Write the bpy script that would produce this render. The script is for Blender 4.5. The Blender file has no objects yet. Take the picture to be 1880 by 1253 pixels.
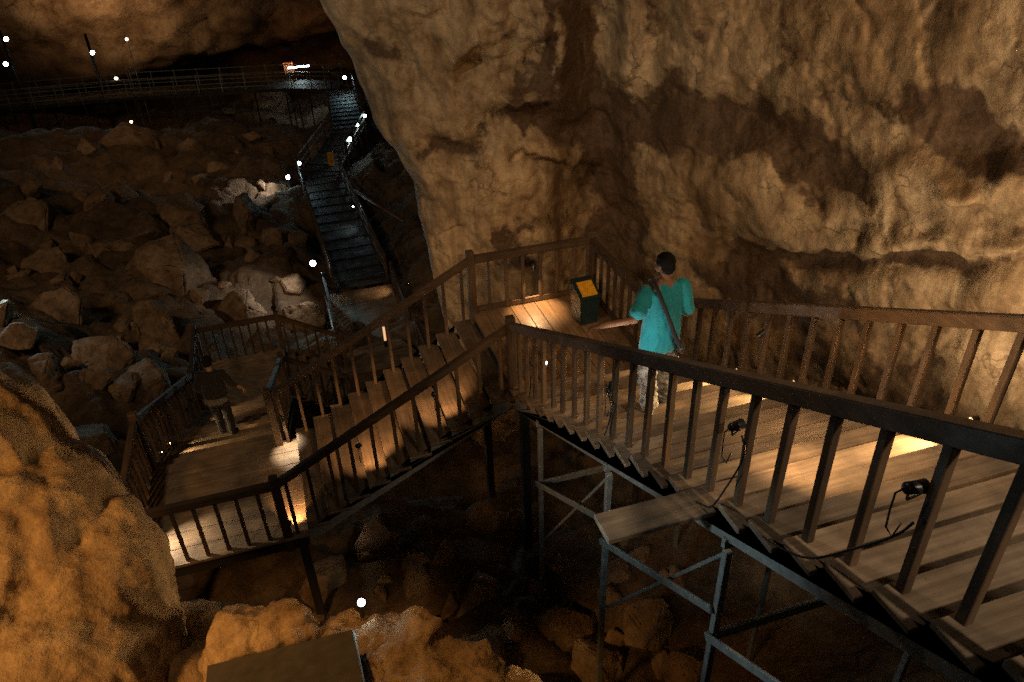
import bpy, bmesh, math, random
from mathutils import Vector, Matrix, noise
from math import radians, sin, cos, pi, sqrt, exp, atan2, tan
random.seed(7)
sc = bpy.context.scene
col = sc.collection
V = Vector

# ------------------------------------------------------------------ camera
F_PX = 1406.06
CAM = V((-2.401, -10.286, 6.21))
PITCH, ROLL, YAW = radians(32.703), radians(-2.088), radians(16.391)
FW = V((sin(YAW)*cos(PITCH), cos(YAW)*cos(PITCH), -sin(PITCH)))
RT0 = V((cos(YAW), -sin(YAW), 0)); UP0 = RT0.cross(FW)
RT = cos(ROLL)*RT0 + sin(ROLL)*UP0
UP = -sin(ROLL)*RT0 + cos(ROLL)*UP0
cd = bpy.data.cameras.new('camera'); cam = bpy.data.objects.new('camera', cd); col.objects.link(cam)
cd.sensor_width = 36; cd.lens = 36*F_PX/1880; cd.clip_end = 400; cd.clip_start = .05
cam.matrix_world = Matrix(((RT.x, UP.x, -FW.x, CAM.x), (RT.y, UP.y, -FW.y, CAM.y), (RT.z, UP.z, -FW.z, CAM.z), (0, 0, 0, 1)))
sc.camera = cam

def ray(u, v):
    return RT*((u-940)/F_PX) - UP*((v-626.5)/F_PX) + FW
def at(u, v, axis, c):
    d = ray(u, v); t = (c-CAM[axis])/d[axis]
    return CAM + d*t
def atd(u, v, depth):
    return CAM + ray(u, v)*depth
def px(p):
    q = p-CAM; z = q.dot(FW)
    return 940+F_PX*q.dot(RT)/z, 626.5-F_PX*q.dot(UP)/z, z

# ------------------------------------------------------------------ object helpers
def tag(o, label=None, cat=None, group=None, kind=None):
    if label: o['label'] = label
    if cat: o['category'] = cat
    if group: o['group'] = group
    if kind: o['kind'] = kind
    return o
def empty(name, loc, label, cat, group=None, rz=0):
    o = bpy.data.objects.new(name, None); col.objects.link(o)
    o.location = loc; o.rotation_euler = (0, 0, rz); o.empty_display_size = .1
    return tag(o, label, cat, group)
def link(name, me, mat, parent=None, loc=None):
    o = bpy.data.objects.new(name, me); col.objects.link(o)
    if mat is not None and not me.materials: me.materials.append(mat)
    if parent is not None: o.parent = parent
    if loc is not None: o.location = loc
    return o
def finish(bm, smooth=False):
    me = bpy.data.meshes.new('m'); bmesh.ops.recalc_face_normals(bm, faces=bm.faces)
    bm.to_mesh(me); bm.free()
    if smooth:
        for p in me.polygons: p.use_smooth = True
    return me
def box(bm, lo, hi, bev=0):
    x0, y0, z0 = lo; x1, y1, z1 = hi
    vs = [bm.verts.new(c) for c in ((x0,y0,z0),(x1,y0,z0),(x1,y1,z0),(x0,y1,z0),(x0,y0,z1),(x1,y0,z1),(x1,y1,z1),(x0,y1,z1))]
    fs = [bm.faces.new([vs[i] for i in q]) for q in ((3,2,1,0),(4,5,6,7),(0,1,5,4),(1,2,6,5),(2,3,7,6),(3,0,4,7))]
    if bev:
        es = {e for f in fs for e in f.edges}
        bmesh.ops.bevel(bm, geom=list(es), offset=bev, segments=1, affect='EDGES')
def boxme(lo, hi, bev=.004):
    bm = bmesh.new(); box(bm, lo, hi, bev); return finish(bm)
def beam(bm, a, b, w, h, bev=.004, upv=None):
    """square bar from a to b: h measured along the most vertical side"""
    a, b = V(a), V(b); d = (b-a).normalized()
    u = upv or (V((0, 0, 1)) if abs(d.z) < .95 else V((1, 0, 0)))
    s = d.cross(u).normalized(); u = s.cross(d).normalized()
    vs = []
    for p in (a, b):
        for i, j in ((-1,-1),(1,-1),(1,1),(-1,1)):
            vs.append(bm.verts.new(p + s*(i*w/2) + u*(j*h/2)))
    fs = [bm.faces.new([vs[i] for i in q]) for q in ((0,1,2,3),(7,6,5,4),(0,4,5,1),(1,5,6,2),(2,6,7,3),(3,7,4,0))]
    if bev: bmesh.ops.bevel(bm, geom=list({e for f in fs for e in f.edges}), offset=bev, segments=1, affect='EDGES')
def tube(bm, pts, r, n=8, cap=True):
    pts = [V(p) for p in pts]; rings = []
    rs = r if isinstance(r, (list, tuple)) else [r]*len(pts)
    ref = None
    for i, p in enumerate(pts):
        d = (pts[min(i+1, len(pts)-1)]-pts[max(i-1, 0)]).normalized()
        if ref is None: ref = V((0,0,1)) if abs(d.z) < .9 else V((1,0,0))
        s = d.cross(ref).normalized(); u = s.cross(d).normalized(); ref = u
        rings.append([bm.verts.new(p+(s*cos(2*pi*k/n)+u*sin(2*pi*k/n))*rs[i]) for k in range(n)])
    for A, B in zip(rings, rings[1:]):
        for k in range(n): bm.faces.new((A[k], A[(k+1) % n], B[(k+1) % n], B[k]))
    if cap: bm.faces.new(rings[0][::-1]); bm.faces.new(rings[-1])

# ------------------------------------------------------------------ materials
def nodes(name):
    m = bpy.data.materials.new(name); m.use_nodes = True
    nt = m.node_tree; b = nt.nodes['Principled BSDF']
    return m, nt, b
def N(nt, t, **kw):
    n = nt.nodes.new(t)
    for k, v in kw.items():
        if k.startswith('i_'):
            key = k[2:]; key = int(key) if key.isdigit() else key.replace('_', ' ')
            n.inputs[key].default_value = v
        else: setattr(n, k, v)
    return n
def ramp(nt, fac, stops):
    r = nt.nodes.new('ShaderNodeValToRGB'); e = r.color_ramp.elements
    while len(e) < len(stops): e.new(.5)
    for el, (p, c) in zip(e, stops): el.position = p; el.color = (*c, 1)
    nt.links.new(fac, r.inputs[0]); return r.outputs[0]
def mix(nt, fac, a, b, mode='MIX'):
    m = nt.nodes.new('ShaderNodeMix'); m.data_type = 'RGBA'; m.blend_type = mode
    for s, x in ((0, fac), (6, a), (7, b)):
        if hasattr(x, 'is_linked') or hasattr(x, 'links'): nt.links.new(x, m.inputs[s])
        else: m.inputs[s].default_value = x if s == 0 else (*x, 1)
    return m.outputs[2]
def plain(name, c, rough=.6, metal=0, spec=.5):
    m, nt, b = nodes(name)
    tc = N(nt, 'ShaderNodeTexCoord'); n = N(nt, 'ShaderNodeTexNoise', i_Scale=14.0, i_Detail=6.0)
    nt.links.new(tc.outputs['Object'], n.inputs[0])
    c2 = tuple(x*.6 for x in c)
    nt.links.new(ramp(nt, n.outputs[0], [(.3, c2), (.7, c)]), b.inputs['Base Color'])
    b.inputs['Roughness'].default_value = rough; b.inputs['Metallic'].default_value = metal
    b.inputs['Specular IOR Level'].default_value = spec
    return m
def emit(name, c, s):
    m, nt, b = nodes(name)
    b.inputs['Base Color'].default_value = (.8, .8, .8, 1)
    b.inputs['Emission Color'].default_value = (*c, 1); b.inputs['Emission Strength'].default_value = s
    return m
def wood(name, dark, light, axis, ribs=0, rough=.5, dirt=.5):
    """weathered board: grain runs along the given local axis"""
    m, nt, b = nodes(name); L = nt.links.new
    tc = N(nt, 'ShaderNodeTexCoord'); oi = N(nt, 'ShaderNodeObjectInfo')
    add = N(nt, 'ShaderNodeVectorMath', operation='ADD'); L(tc.outputs['Object'], add.inputs[0])
    mul = N(nt, 'ShaderNodeMath', operation='MULTIPLY', i_1=37.0); L(oi.outputs['Random'], mul.inputs[0])
    L(mul.outputs[0], add.inputs[1])
    mp = N(nt, 'ShaderNodeMapping'); s = [26, 26, 26]; s[axis] = 1.3; mp.inputs['Scale'].default_value = s
    L(add.outputs[0], mp.inputs[0])
    g = N(nt, 'ShaderNodeTexNoise', i_Scale=1.0, i_Detail=8.0, i_Roughness=.65); L(mp.outputs[0], g.inputs[0])
    blot = N(nt, 'ShaderNodeTexNoise', i_Scale=2.6, i_Detail=7.0, i_Roughness=.62); L(add.outputs[0], blot.inputs[0])
    c = ramp(nt, g.outputs[0], [(.30, dark), (.72, light)])
    d = ramp(nt, blot.outputs[0], [(.36, (1-dirt,)*3), (.62, (1, 1, 1))])
    c = mix(nt, 1.0, c, d, 'MULTIPLY')
    rnd = ramp(nt, oi.outputs['Random'], [(0, (.62, .62, .62)), (.5, (.9, .88, .86)), (1, (1.12, 1.06, 1))])
    c = mix(nt, 1.0, c, rnd, 'MULTIPLY')
    sp = N(nt, 'ShaderNodeTexVoronoi', i_Scale=9.0); L(add.outputs[0], sp.inputs[0])
    spk = ramp(nt, sp.outputs['Distance'], [(.035, (.25, .25, .25)), (.055, (1, 1, 1))])
    c = mix(nt, .7, c, spk, 'MULTIPLY')
    L(c, b.inputs['Base Color'])
    rr = ramp(nt, blot.outputs[0], [(.35, (rough+.25,)*3), (.7, (rough-.08,)*3)])
    L(rr, b.inputs['Roughness'])
    bp = N(nt, 'ShaderNodeBump', i_Strength=.35, i_Distance=.004); L(g.outputs[0], bp.inputs['Height'])
    if ribs:
        w = N(nt, 'ShaderNodeTexWave', i_Scale=ribs, wave_type='BANDS')
        w.bands_direction = 'Y' if axis == 0 else 'X'; L(tc.outputs['Object'], w.inputs[0])
        bp2 = N(nt, 'ShaderNodeBump', i_Strength=.22, i_Distance=.002); L(w.outputs[1], bp2.inputs['Height'])
        L(bp.outputs[0], bp2.inputs['Normal']); bp = bp2
    L(bp.outputs[0], b.inputs['Normal'])
    return m
def rock(name, pale, mid, dark, scale=1.0, stain_shade=False, bump=.5, streak=0, rough=.75):
    m, nt, b = nodes(name); L = nt.links.new
    tc = N(nt, 'ShaderNodeTexCoord'); oi = N(nt, 'ShaderNodeObjectInfo')
    add = N(nt, 'ShaderNodeVectorMath', operation='ADD'); L(tc.outputs['Object'], add.inputs[0])
    mul = N(nt, 'ShaderNodeMath', operation='MULTIPLY', i_1=53.0); L(oi.outputs['Random'], mul.inputs[0]); L(mul.outputs[0], add.inputs[1])
    co = add.outputs[0]
    n1 = N(nt, 'ShaderNodeTexNoise', i_Scale=.55*scale, i_Detail=9.0, i_Roughness=.62, i_Distortion=.6); L(co, n1.inputs[0])
    n2 = N(nt, 'ShaderNodeTexNoise', i_Scale=3.3*scale, i_Detail=8.0, i_Roughness=.7); L(co, n2.inputs[0])
    n3 = N(nt, 'ShaderNodeTexNoise', i_Scale=17*scale, i_Detail=6.0, i_Roughness=.75); L(co, n3.inputs[0])
    c = ramp(nt, n1.outputs[0], [(.33, dark), (.47, mid), (.62, pale)])
    c = mix(nt, .75, c, ramp(nt, n2.outputs[0], [(.33, (.42, .36, .30)), (.55, (1, 1, 1)), (.75, (1.15, 1.12, 1.08))]), 'MULTIPLY')
    c = mix(nt, .45, c, ramp(nt, n3.outputs[0], [(.35, (.5, .46, .42)), (.6, (1, 1, 1))]), 'MULTIPLY')
    vo = N(nt, 'ShaderNodeTexVoronoi', i_Scale=.9*scale, feature='DISTANCE_TO_EDGE')
    wn = N(nt, 'ShaderNodeTexNoise', i_Scale=2.2*scale, i_Detail=6.0); L(co, wn.inputs[0])
    wa = N(nt, 'ShaderNodeMix'); wa.data_type = 'RGBA'; wa.blend_type = 'ADD'; wa.inputs[0].default_value = .9
    L(co, wa.inputs[6]); L(wn.outputs[1], wa.inputs[7]); L(wa.outputs[2], vo.inputs[0])
    crack = ramp(nt, vo.outputs['Distance'], [(.004, (.35, .30, .26)), (.018, (1, 1, 1))])
    gate = ramp(nt, n1.outputs[0], [(.45, (0, 0, 0)), (.6, (1, 1, 1))])
    c = mix(nt, gate, c, mix(nt, .8, c, crack, 'MULTIPLY'))
    if streak:
        mp = N(nt, 'ShaderNodeMapping'); mp.inputs['Scale'].default_value = (3.2, 3.2, .22); L(co, mp.inputs[0])
        st = N(nt, 'ShaderNodeTexNoise', i_Scale=1.0, i_Detail=7.0, i_Roughness=.6); L(mp.outputs[0], st.inputs[0])
        c = mix(nt, streak, c, ramp(nt, st.outputs[0], [(.36, (.35, .27, .2)), (.56, (1, 1, 1)), (.7, (1.15, 1.1, 1.0))]), 'MULTIPLY')
    if stain_shade:  # brown clay, plus shade of creases and ledges painted in the same colour
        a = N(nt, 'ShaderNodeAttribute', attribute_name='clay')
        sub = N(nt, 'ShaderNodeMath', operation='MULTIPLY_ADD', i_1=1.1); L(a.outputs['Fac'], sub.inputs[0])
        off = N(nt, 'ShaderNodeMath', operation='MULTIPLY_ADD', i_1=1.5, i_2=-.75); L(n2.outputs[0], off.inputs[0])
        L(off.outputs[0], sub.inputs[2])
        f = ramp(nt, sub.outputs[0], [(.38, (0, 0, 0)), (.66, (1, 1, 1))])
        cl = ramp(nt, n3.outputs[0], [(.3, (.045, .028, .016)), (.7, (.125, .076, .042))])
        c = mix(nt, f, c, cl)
    L(c, b.inputs['Base Color']); b.inputs['Roughness'].default_value = rough
    b.inputs['Specular IOR Level'].default_value = .35
    b1 = N(nt, 'ShaderNodeBump', i_Strength=bump, i_Distance=.12/scale); L(n2.outputs[0], b1.inputs['Height'])
    b2 = N(nt, 'ShaderNodeBump', i_Strength=bump, i_Distance=.03/scale); L(n3.outputs[0], b2.inputs['Height']); L(b1.outputs[0], b2.inputs['Normal'])
    L(b2.outputs[0], b.inputs['Normal'])
    return m

M = {}
M['treadX'] = wood('tread_boards_cross', (.17, .125, .085), (.36, .275, .19), 0, ribs=34, rough=.5)
M['treadY'] = wood('tread_boards_along', (.17, .125, .085), (.36, .275, .19), 1, ribs=34, rough=.5)
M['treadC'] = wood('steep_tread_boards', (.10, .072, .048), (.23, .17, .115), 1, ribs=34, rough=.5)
M['deckY'] = wood('deck_boards', (.22, .13, .065), (.42, .27, .15), 1, rough=.38, dirt=.4)
M['railX'] = wood('rail_wood_x', (.07, .045, .026), (.155, .10, .06), 0, rough=.5)
M['railY'] = wood('rail_wood_y', (.07, .045, .026), (.155, .10, .06), 1, rough=.5)
M['railZ'] = wood('rail_wood_upright', (.07, .045, .026), (.155, .10, .06), 2, rough=.5)
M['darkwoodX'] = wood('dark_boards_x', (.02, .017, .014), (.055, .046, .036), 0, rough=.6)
M['darkwoodZ'] = wood('dark_boards_upright', (.025, .02, .016), (.06, .05, .04), 2, rough=.6)
M['steel'] = plain('painted_steel', (.27, .29, .28), .5, .3)
M['black'] = plain('black_housing', (.02, .02, .02), .35)
M['cable'] = plain('black_cable', (.012, .012, .012), .5)
M['chrome'] = plain('bare_metal', (.55, .53, .5), .25, 1)
M['white_led'] = emit('white_lamp_glass', (.78, .96, 1.0), 40)
M['bowl'] = plain('teal_grey_reflector', (.07, .19, .2), .6)
M['warm_led'] = emit('warm_lamp_glass', (1, .72, .42), 14)
M['warm_dim'] = emit('warm_lamp_dim_glass', (1, .62, .32), 3); M['strip'] = emit('warm_strip_glass', (1, .55, .25), .8)
M['wall'] = rock('limestone_wall', (.54, .42, .27), (.39, .285, .17), (.20, .13, .068), 1.0, stain_shade=True, bump=.36, streak=.6)
M['back'] = rock('far_limestone', (.42, .31, .2), (.28, .19, .11), (.12, .075, .04), .35, bump=.8)
M['floor'] = rock('clay_floor', (.20, .14, .085), (.13, .09, .052), (.07, .048, .028), 1.1, bump=.9, rough=.9)
M['boulder'] = rock('boulder_stone', (.34, .25, .16), (.24, .165, .10), (.13, .085, .05), 1.6, bump=.7, rough=.85)
M['outcrop'] = rock('flowstone', (.52, .40, .26), (.46, .34, .215), (.38, .27, .165), 1.5, bump=.55, streak=.5)

# ------------------------------------------------------------------ layout numbers (metres)
WA, WC, HR = 1.99, 2.07, 1.0
RISE, RUN = .16, .32
xC = -3.355; zD = -1.77; xD = -5.30
yE0, yE1, zF = .08, 5.2, -4.33
yF1 = 7.16; xG = -1.88; zH = -5.25; xH = .12

# ------------------------------------------------------------------ cave floor (one sheet)
CP = [(-2,-3,-3.1),(0,-4,-2.9),(1,-5,-2.6),(-3,-1,-3.5),(-1,-6,-1.6),(1,-8,-1.2),(3,-8,-.6),(-3,-6,-1.2),(-5,-4,-2.6),(-6,-7,-1),
      (-2,-9,1.2),(-3,-11,2.0),(2,-11,0),(-7,-2,-2.9),(-6.6,.5,-3.1),(-7.5,3,-3.7),(-5,6,-5.6),(-8,6,-4.2),(-11,6,-3.2),(-12,10,-3.8),
      (-7,12,-5.9),(-4,12,-7),(-2,15,-7.9),(0,20,-8.3),(-4.5,20,-7.2),(-10,20,-5.8),(-15,22,-4.6),(-8,32,-7.6),(-15,35,-6.6),
      (-24,30,-3),(-22,45,-8),(0,35,-8.5),(3,42,-8.8),(0,50,-10.5),(-15,50,-10.5),(-30,50,-10),(6,30,-7),(5,22,-6.6),(3.2,13,-6.2),
      (2.6,7,-5.6),(2,3,-4.4),(0,2,-4.6),(-1.5,4,-5.8),(4,0,-3.2),(4,-4,-2.4),(0,9,-6.9),(0,-1,-3.8),(8,12,-3),(8,4,-2),(14,30,-3),
      (-20,12,-1.5),(-18,0,0),(-14,-8,1),(-10,66,-14),(10,62,-12),(-40,66,-14),(-10,80,-17),(-30,80,-17),(10,80,-14),(-30,20,0),(16,46,-6)]
def ground_base(x, y):
    s = w = 0
    for a, b, c in CP:
        q = 1/((x-a)**2+(y-b)**2+.35)**1.6
        s += q*c; w += q
    return s/w
def ground(x, y):
    z = ground_base(x, y)
    f = min(1, max(0, (y+10)/12))
    z += (.30+.25*f)*noise.fractal(V((x*.35, y*.35, 1.7)), 1.0, 2.1, 5)
    for fq, am in ((.42, .42), (1.05, .20)):
        dd_, pp_ = noise.voronoi(V((x*fq+.35*noise.noise(V((x*.8, y*.8, 2))), y*fq, .3)))
        c0 = pp_[0]; h = noise.cell_vector(c0*7.3)
        z += am*((h.x-.5)*.9+((x*fq-c0.x)*(h.y-.5)+(y*fq-c0.y)*(h.z-.5))*1.3)-am*.8*max(0, .16-(dd_[1]-dd_[0]))/.16*.5
    if abs(x+.6) < 2.4 and y > 8: z -= .3*(2.4-abs(x+.6))
    return z
def sheet(name, xs, ys, mat, label):
    bm = bmesh.new(); g = [[bm.verts.new((x, y, ground(x, y))) for x in xs] for y in ys]
    for j in range(len(ys)-1):
        for i in range(len(xs)-1): bm.faces.new((g[j][i], g[j][i+1], g[j+1][i+1], g[j+1][i]))
    o = link(name, finish(bm, True), mat); return tag(o, label, kind='structure')
def graded(a, b, n, c, k):
    # samples denser near c
    import bisect
    out = []
    for i in range(n+1):
        t = i/n; s = sinh_inv(a, b, c, k, t); out.append(s)
    return out
def sinh_inv(a, b, c, k, t):
    A = math.asinh((a-c)/k); B = math.asinh((b-c)/k)
    return c+k*math.sinh(A+(B-A)*t)
xs = graded(-60, 40, 330, -6, 9); ys = graded(-16, 95, 430, 8, 11)
sheet('cave_floor', xs, ys, M['floor'], 'dark rubble covered clay floor of the cave')

# ------------------------------------------------------------------ right-hand cave wall
AZC = [(2, 13.6), (7, 13.7), (11, 13.35), (15.6, 12.9), (19.5, 13.1), (23, 14.0), (26.5, 13.4), (30, 12.7), (38.8, 11.3), (46.6, 10.2), (53.4, 9.4), (64, 8.9), (80, 9.2), (100, 10)]
SIL = [(-9, 13.5), (-2.4, 10.6), (-.4, 9.8), (.4, 9.3), (1.1, 9.2), (1.7, 8.2), (2.3, 6.7), (3.2, 5.9), (3.8, 5.1), (4.3, 4.2), (5.5, 2.6), (9, -1.5)]
def interp(T, x):
    if x <= T[0][0]: return T[0][1]
    for (a, p), (b, q) in zip(T, T[1:]):
        if x <= b:
            t = (x-a)/(b-a); t = t*t*(3-2*t)*.5+t*.5
            return p+(q-p)*t
    return T[-1][1]
# relief in picture-like wall coordinates: (u, v, ru, rv, angle, amount toward the viewer)
REL = [(740,120,150,190,-25,.85),(735,262,70,42,10,.5),(835,250,70,26,-12,-.45),(858,92,26,34,0,.3),(864,118,22,22,0,-.5),
       (1040,60,24,110,0,.5),(1062,60,16,120,0,-.5),(1150,80,26,120,4,.45),(1185,110,24,110,20,-.35),
       (1125,290,38,190,-6,-.75),(960,120,95,46,8,-.55),(1000,188,95,20,4,.35),(1010,232,90,28,4,-.30),(1030,272,100,18,3,.38),(1030,318,90,26,3,-.35),
       (985,330,34,60,0,.3),(1110,345,30,46,0,.25),(850,380,90,120,-20,.35),(1000,425,44,52,0,.35),(1040,385,44,32,0,-.35),
       (1230,250,75,60,0,.3),(1235,160,34,110,25,-.3),(1350,215,95,58,32,-.75),(1455,300,85,50,38,-.7),(1545,345,70,40,25,-.5),
       (1300,330,120,80,25,.55),(1420,385,120,70,25,.6),(1240,275,60,22,0,-.2),(1530,225,60,45,20,.5),(1480,130,150,50,18,.25),
       (1740,205,85,62,8,-.55),(1820,262,130,24,-3,-.55),(1650,120,120,90,0,.2),(1790,90,120,130,0,.25),
       (1720,300,80,40,10,.25),(1830,310,45,26,8,.5),(1770,330,40,22,18,.4),(1640,330,50,34,28,.4),(1680,370,60,34,20,-.4),
       (1760,395,60,42,15,.45),(1850,372,60,30,5,-.45),(1600,385,60,44,25,.45),(1560,430,40,30,0,-.3),
       (1660,440,190,20,-2,.22),(1700,474,230,24,-3,-.6),(1500,482,90,18,-6,-.2),(1700,540,260,36,-2,.35),(1480,540,120,40,10,.2),
       (1210,400,110,30,40,.3),(1330,460,140,30,38,-.35),(1240,450,70,50,20,.2),(1390,520,90,40,10,-.3),(1720,640,60,30,30,.4),(1560,640,60,40,20,.35)]
CLAY_SHADE = [(835,250,75,26,-12,.9),(960,130,95,50,8,.8),(1005,222,90,28,4,.8),(1120,290,50,190,-6,1),(1010,70,16,90,2,.7),(1175,60,14,110,4,.7),(950,215,14,60,6,.6),(1085,180,22,120,-4,.8),(1030,330,95,34,3,.7),(1350,212,105,62,32,1),  # clay stains, with the shade of creases and overhangs painted in
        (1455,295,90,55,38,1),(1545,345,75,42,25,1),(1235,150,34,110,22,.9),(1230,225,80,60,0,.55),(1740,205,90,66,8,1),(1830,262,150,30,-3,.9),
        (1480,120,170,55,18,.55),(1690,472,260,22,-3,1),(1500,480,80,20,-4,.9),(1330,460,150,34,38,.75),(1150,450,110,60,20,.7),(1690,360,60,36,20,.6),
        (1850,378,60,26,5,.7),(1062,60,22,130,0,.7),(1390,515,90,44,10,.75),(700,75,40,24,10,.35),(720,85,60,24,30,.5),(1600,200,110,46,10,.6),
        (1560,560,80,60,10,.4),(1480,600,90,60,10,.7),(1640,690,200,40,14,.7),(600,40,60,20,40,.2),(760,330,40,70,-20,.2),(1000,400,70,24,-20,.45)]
def blobs(T, u, v, rel=True):
    s = 0
    for cu, cv, ru, rv, an, am in T:
        du, dv = u-cu, v-cv
        if abs(du) > 3*max(ru, rv) or abs(dv) > 3*max(ru, rv): continue
        a = radians(an); p = (du*cos(a)+dv*sin(a))/ru; q = (-du*sin(a)+dv*cos(a))/rv
        e = p*p+q*q
        if e < 7: s += am*exp(-e**1.25*.9)*((1.7 if rv < 24 else 1 if u < 1150 else .55) if rel else 1)
    return s
def cave_wall():
    NZ, NS = 430, 620
    verts = []; clay = []  # clay: per-vertex mask of real clay and painted shade
    for j in range(NZ):
        z = -8.5+16.5*j/(NZ-1)
        sil = interp(SIL, z)
        for i in range(NS):
            s = -12+97*((i/(NS-1))**1.0)
            c = 1.6
            az = sil+sqrt(s*s+c*c)-c if s < 6 else sil+sqrt(36+c*c)-c+(s-6)
            if s < 0: az = sil+.55*(sqrt(s*s+c*c)-c)
            r = interp(AZC, az) - .12*(z-1)*(1 if z > 1 else .35)*(1-.6*min(1, max(0, (az-25)/20)))
            if s < 8: r += (.95*(1-math.tanh((s+.5)/2.2))*.5+ (.28*max(0, -s))) * 1.5
            a = radians(az)
            p = V((CAM.x+r*sin(a), CAM.y+r*cos(a), z))
            u, v, d = px(p)
            du = noise.fractal(p*.9, 1, 2, 6)*30; dv = noise.fractal(p*.9+V((9, 3, 1)), 1, 2, 6)*30
            b = blobs(REL, u+du, v+dv) if s > -1 else 0
            k = blobs(CLAY_SHADE, u+du*1.3, v+dv*1.3, False) if s > -1 else 0
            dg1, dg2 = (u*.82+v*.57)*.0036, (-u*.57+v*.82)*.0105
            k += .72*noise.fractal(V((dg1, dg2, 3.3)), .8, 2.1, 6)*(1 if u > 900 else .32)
            n = .30*noise.fractal(p*.42, 1.1, 2.1, 5)
            rough_ = (.75 if az < 24 else .42)*(.35+.65*max(0, min(1, .5+1.6*noise.noise(p*.33+V((8, 1, 3))))))
            n += rough_*(.11*noise.ridged_multi_fractal(V((p.x*.9+p.z*.35, p.y*.9, p.z*.55)), 1.0, 2.1, 5, 1, 2)-.11)
            fl = noise.noise(V((p.x*2.6, p.y*2.6, p.z*.35)))
            n += .055*fl*(1 if (1000 < u < 1200 and v < 200) else .5)
            n += .04*rough_*noise.fractal(p*2.2, .8, 2.1, 6)
            n += .03*rough_*(noise.ridged_multi_fractal(p*2.7+V((2, 8, 4)), .9, 2.2, 4, 1, 2)-1)
            if az < 23: n += .08*noise.noise(V(((p.x+p.z*.45)*2.4, p.y*1.2, (p.z-p.x*.3)*.5)))+.05*noise.noise(V(((p.x+p.z*.5)*6, p.y*2, (p.z-p.x*.3)*1.2)))
            q = noise.turbulence(p*1.1+V((4, 4, 4)), 4, True)
            n -= .16*max(0, .35-q)*2
            r2 = r-.44*b-n
            verts.append((CAM.x+r2*sin(a), CAM.y+r2*cos(a), z+.10*noise.fractal(p*1.3+V((7, 7, 7)), 1, 2, 4)))
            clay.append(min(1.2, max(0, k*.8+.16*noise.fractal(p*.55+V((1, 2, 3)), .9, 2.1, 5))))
    faces = [(j*NS+i, j*NS+i+1, (j+1)*NS+i+1, (j+1)*NS+i) for j in range(NZ-1) for i in range(NS-1)]
    me = bpy.data.meshes.new('m'); me.from_pydata(verts, [], faces)
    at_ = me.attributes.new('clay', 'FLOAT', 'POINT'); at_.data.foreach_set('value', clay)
    for p in me.polygons: p.use_smooth = True
    o = link('cave_wall', me, M['wall']); tag(o, 'tall pale flowstone wall with brown clay and painted shade patches rising behind the stairs', kind='structure')
cave_wall()

# far wall of the chamber
def back_wall():
    NS, NZ = 260, 130; vs = []
    for j in range(NZ):
        z = -22+36*j/(NZ-1)
        for i in range(NS):
            ad = -75+95*i/(NS-1); a = radians(ad)
            ze = -13.2+max(-1, min(24, ad+19))*.19+1.0*noise.noise(V((ad*.22, 1, 1)))+.4*noise.noise(V((ad*.9, 4, 1)))
            k = 1/(1+exp(-(z-ze)*2.2))
            r = 90-11*k-.35*max(0, z-ze)
            p = V((r*sin(a)-3, r*cos(a)-10, z))
            n = 2.4*noise.fractal(p*.07, 1, 2.1, 6)+1.2*noise.fractal(p*.28, 1, 2, 6)
            r2 = r-n
            vs.append((r2*sin(a)-3, r2*cos(a)-10, z))
    fs = [(j*NS+i, j*NS+i+1, (j+1)*NS+i+1, (j+1)*NS+i) for j in range(NZ-1) for i in range(NS-1)]
    me = bpy.data.meshes.new('m'); me.from_pydata(vs, [], fs)
    for p in me.polygons: p.use_smooth = True
    tag(link('cave_back_wall', me, M['back']), 'far brown wall of the chamber above the long walkway', kind='structure')
back_wall()

# ------------------------------------------------------------------ lumps of rock (fused spheres) and boulders
def apply_mods(o):
    dg = bpy.context.evaluated_depsgraph_get()
    me = bpy.data.meshes.new_from_object(o.evaluated_get(dg))
    old = o.data; o.modifiers.clear(); o.data = me; bpy.data.meshes.remove(old)
    return o
def fused(name, lumps, mat, voxel, amp, fr, label, cat, smooth=2, flute=0, orig=None):
    """lumps: (centre, radii, euler). One closed rock."""
    bm = bmesh.new()
    for c, r, e in lumps:
        g = bmesh.ops.create_icosphere(bm, subdivisions=3, radius=1)['verts']
        from mathutils import Euler
        mt = Matrix.Translation(c) @ Euler([radians(k) for k in e]).to_matrix().to_4x4() @ Matrix.Diagonal((*r, 1))
        bmesh.ops.transform(bm, matrix=mt, verts=g)
    me = finish(bm); o = link(name, me, mat)
    md = o.modifiers.new('r', 'REMESH'); md.mode = 'VOXEL'; md.voxel_size = voxel
    s = o.modifiers.new('s', 'SMOOTH'); s.iterations = smooth*4; s.factor = .5
    apply_mods(o); me = o.data
    nr = [v.normal.copy() for v in me.vertices]
    for v, n in zip(me.vertices, nr):
        p = v.co
        d = amp*noise.fractal(p*fr, .85, 2.1, 6)
        d += amp*.55*(noise.ridged_multi_fractal(p*fr*.8+V((3, 1, 5)), .9, 2.1, 4, 1, 2)-1)
        if flute: w_ = .25*noise.noise(p*1.5); d += flute*(1-2*abs(noise.noise(V((p.x*3.4+w_*3, p.y*3.4, p.z*.7)))))+flute*.45*noise.noise(V((p.x*13+w_*4, p.y*13, p.z*2.2)))+.012*noise.fractal(p*9, .7, 2.1, 4)
        v.co = p+n*d
    me.materials.clear(); me.materials.append(mat)
    for p in me.polygons: p.use_smooth = True
    o0 = orig or lumps[0][0]
    me.transform(Matrix.Translation(-V(o0))); o.location = o0
    return tag(o, label, cat)
def lp(u, v, rpx, d, sx=1, sy=1, sz=1, e=(0, 0, 0)):
    r = rpx*d/F_PX
    return (atd(u, v, d), (r*sx, r*sy, r*sz), e)

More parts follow.
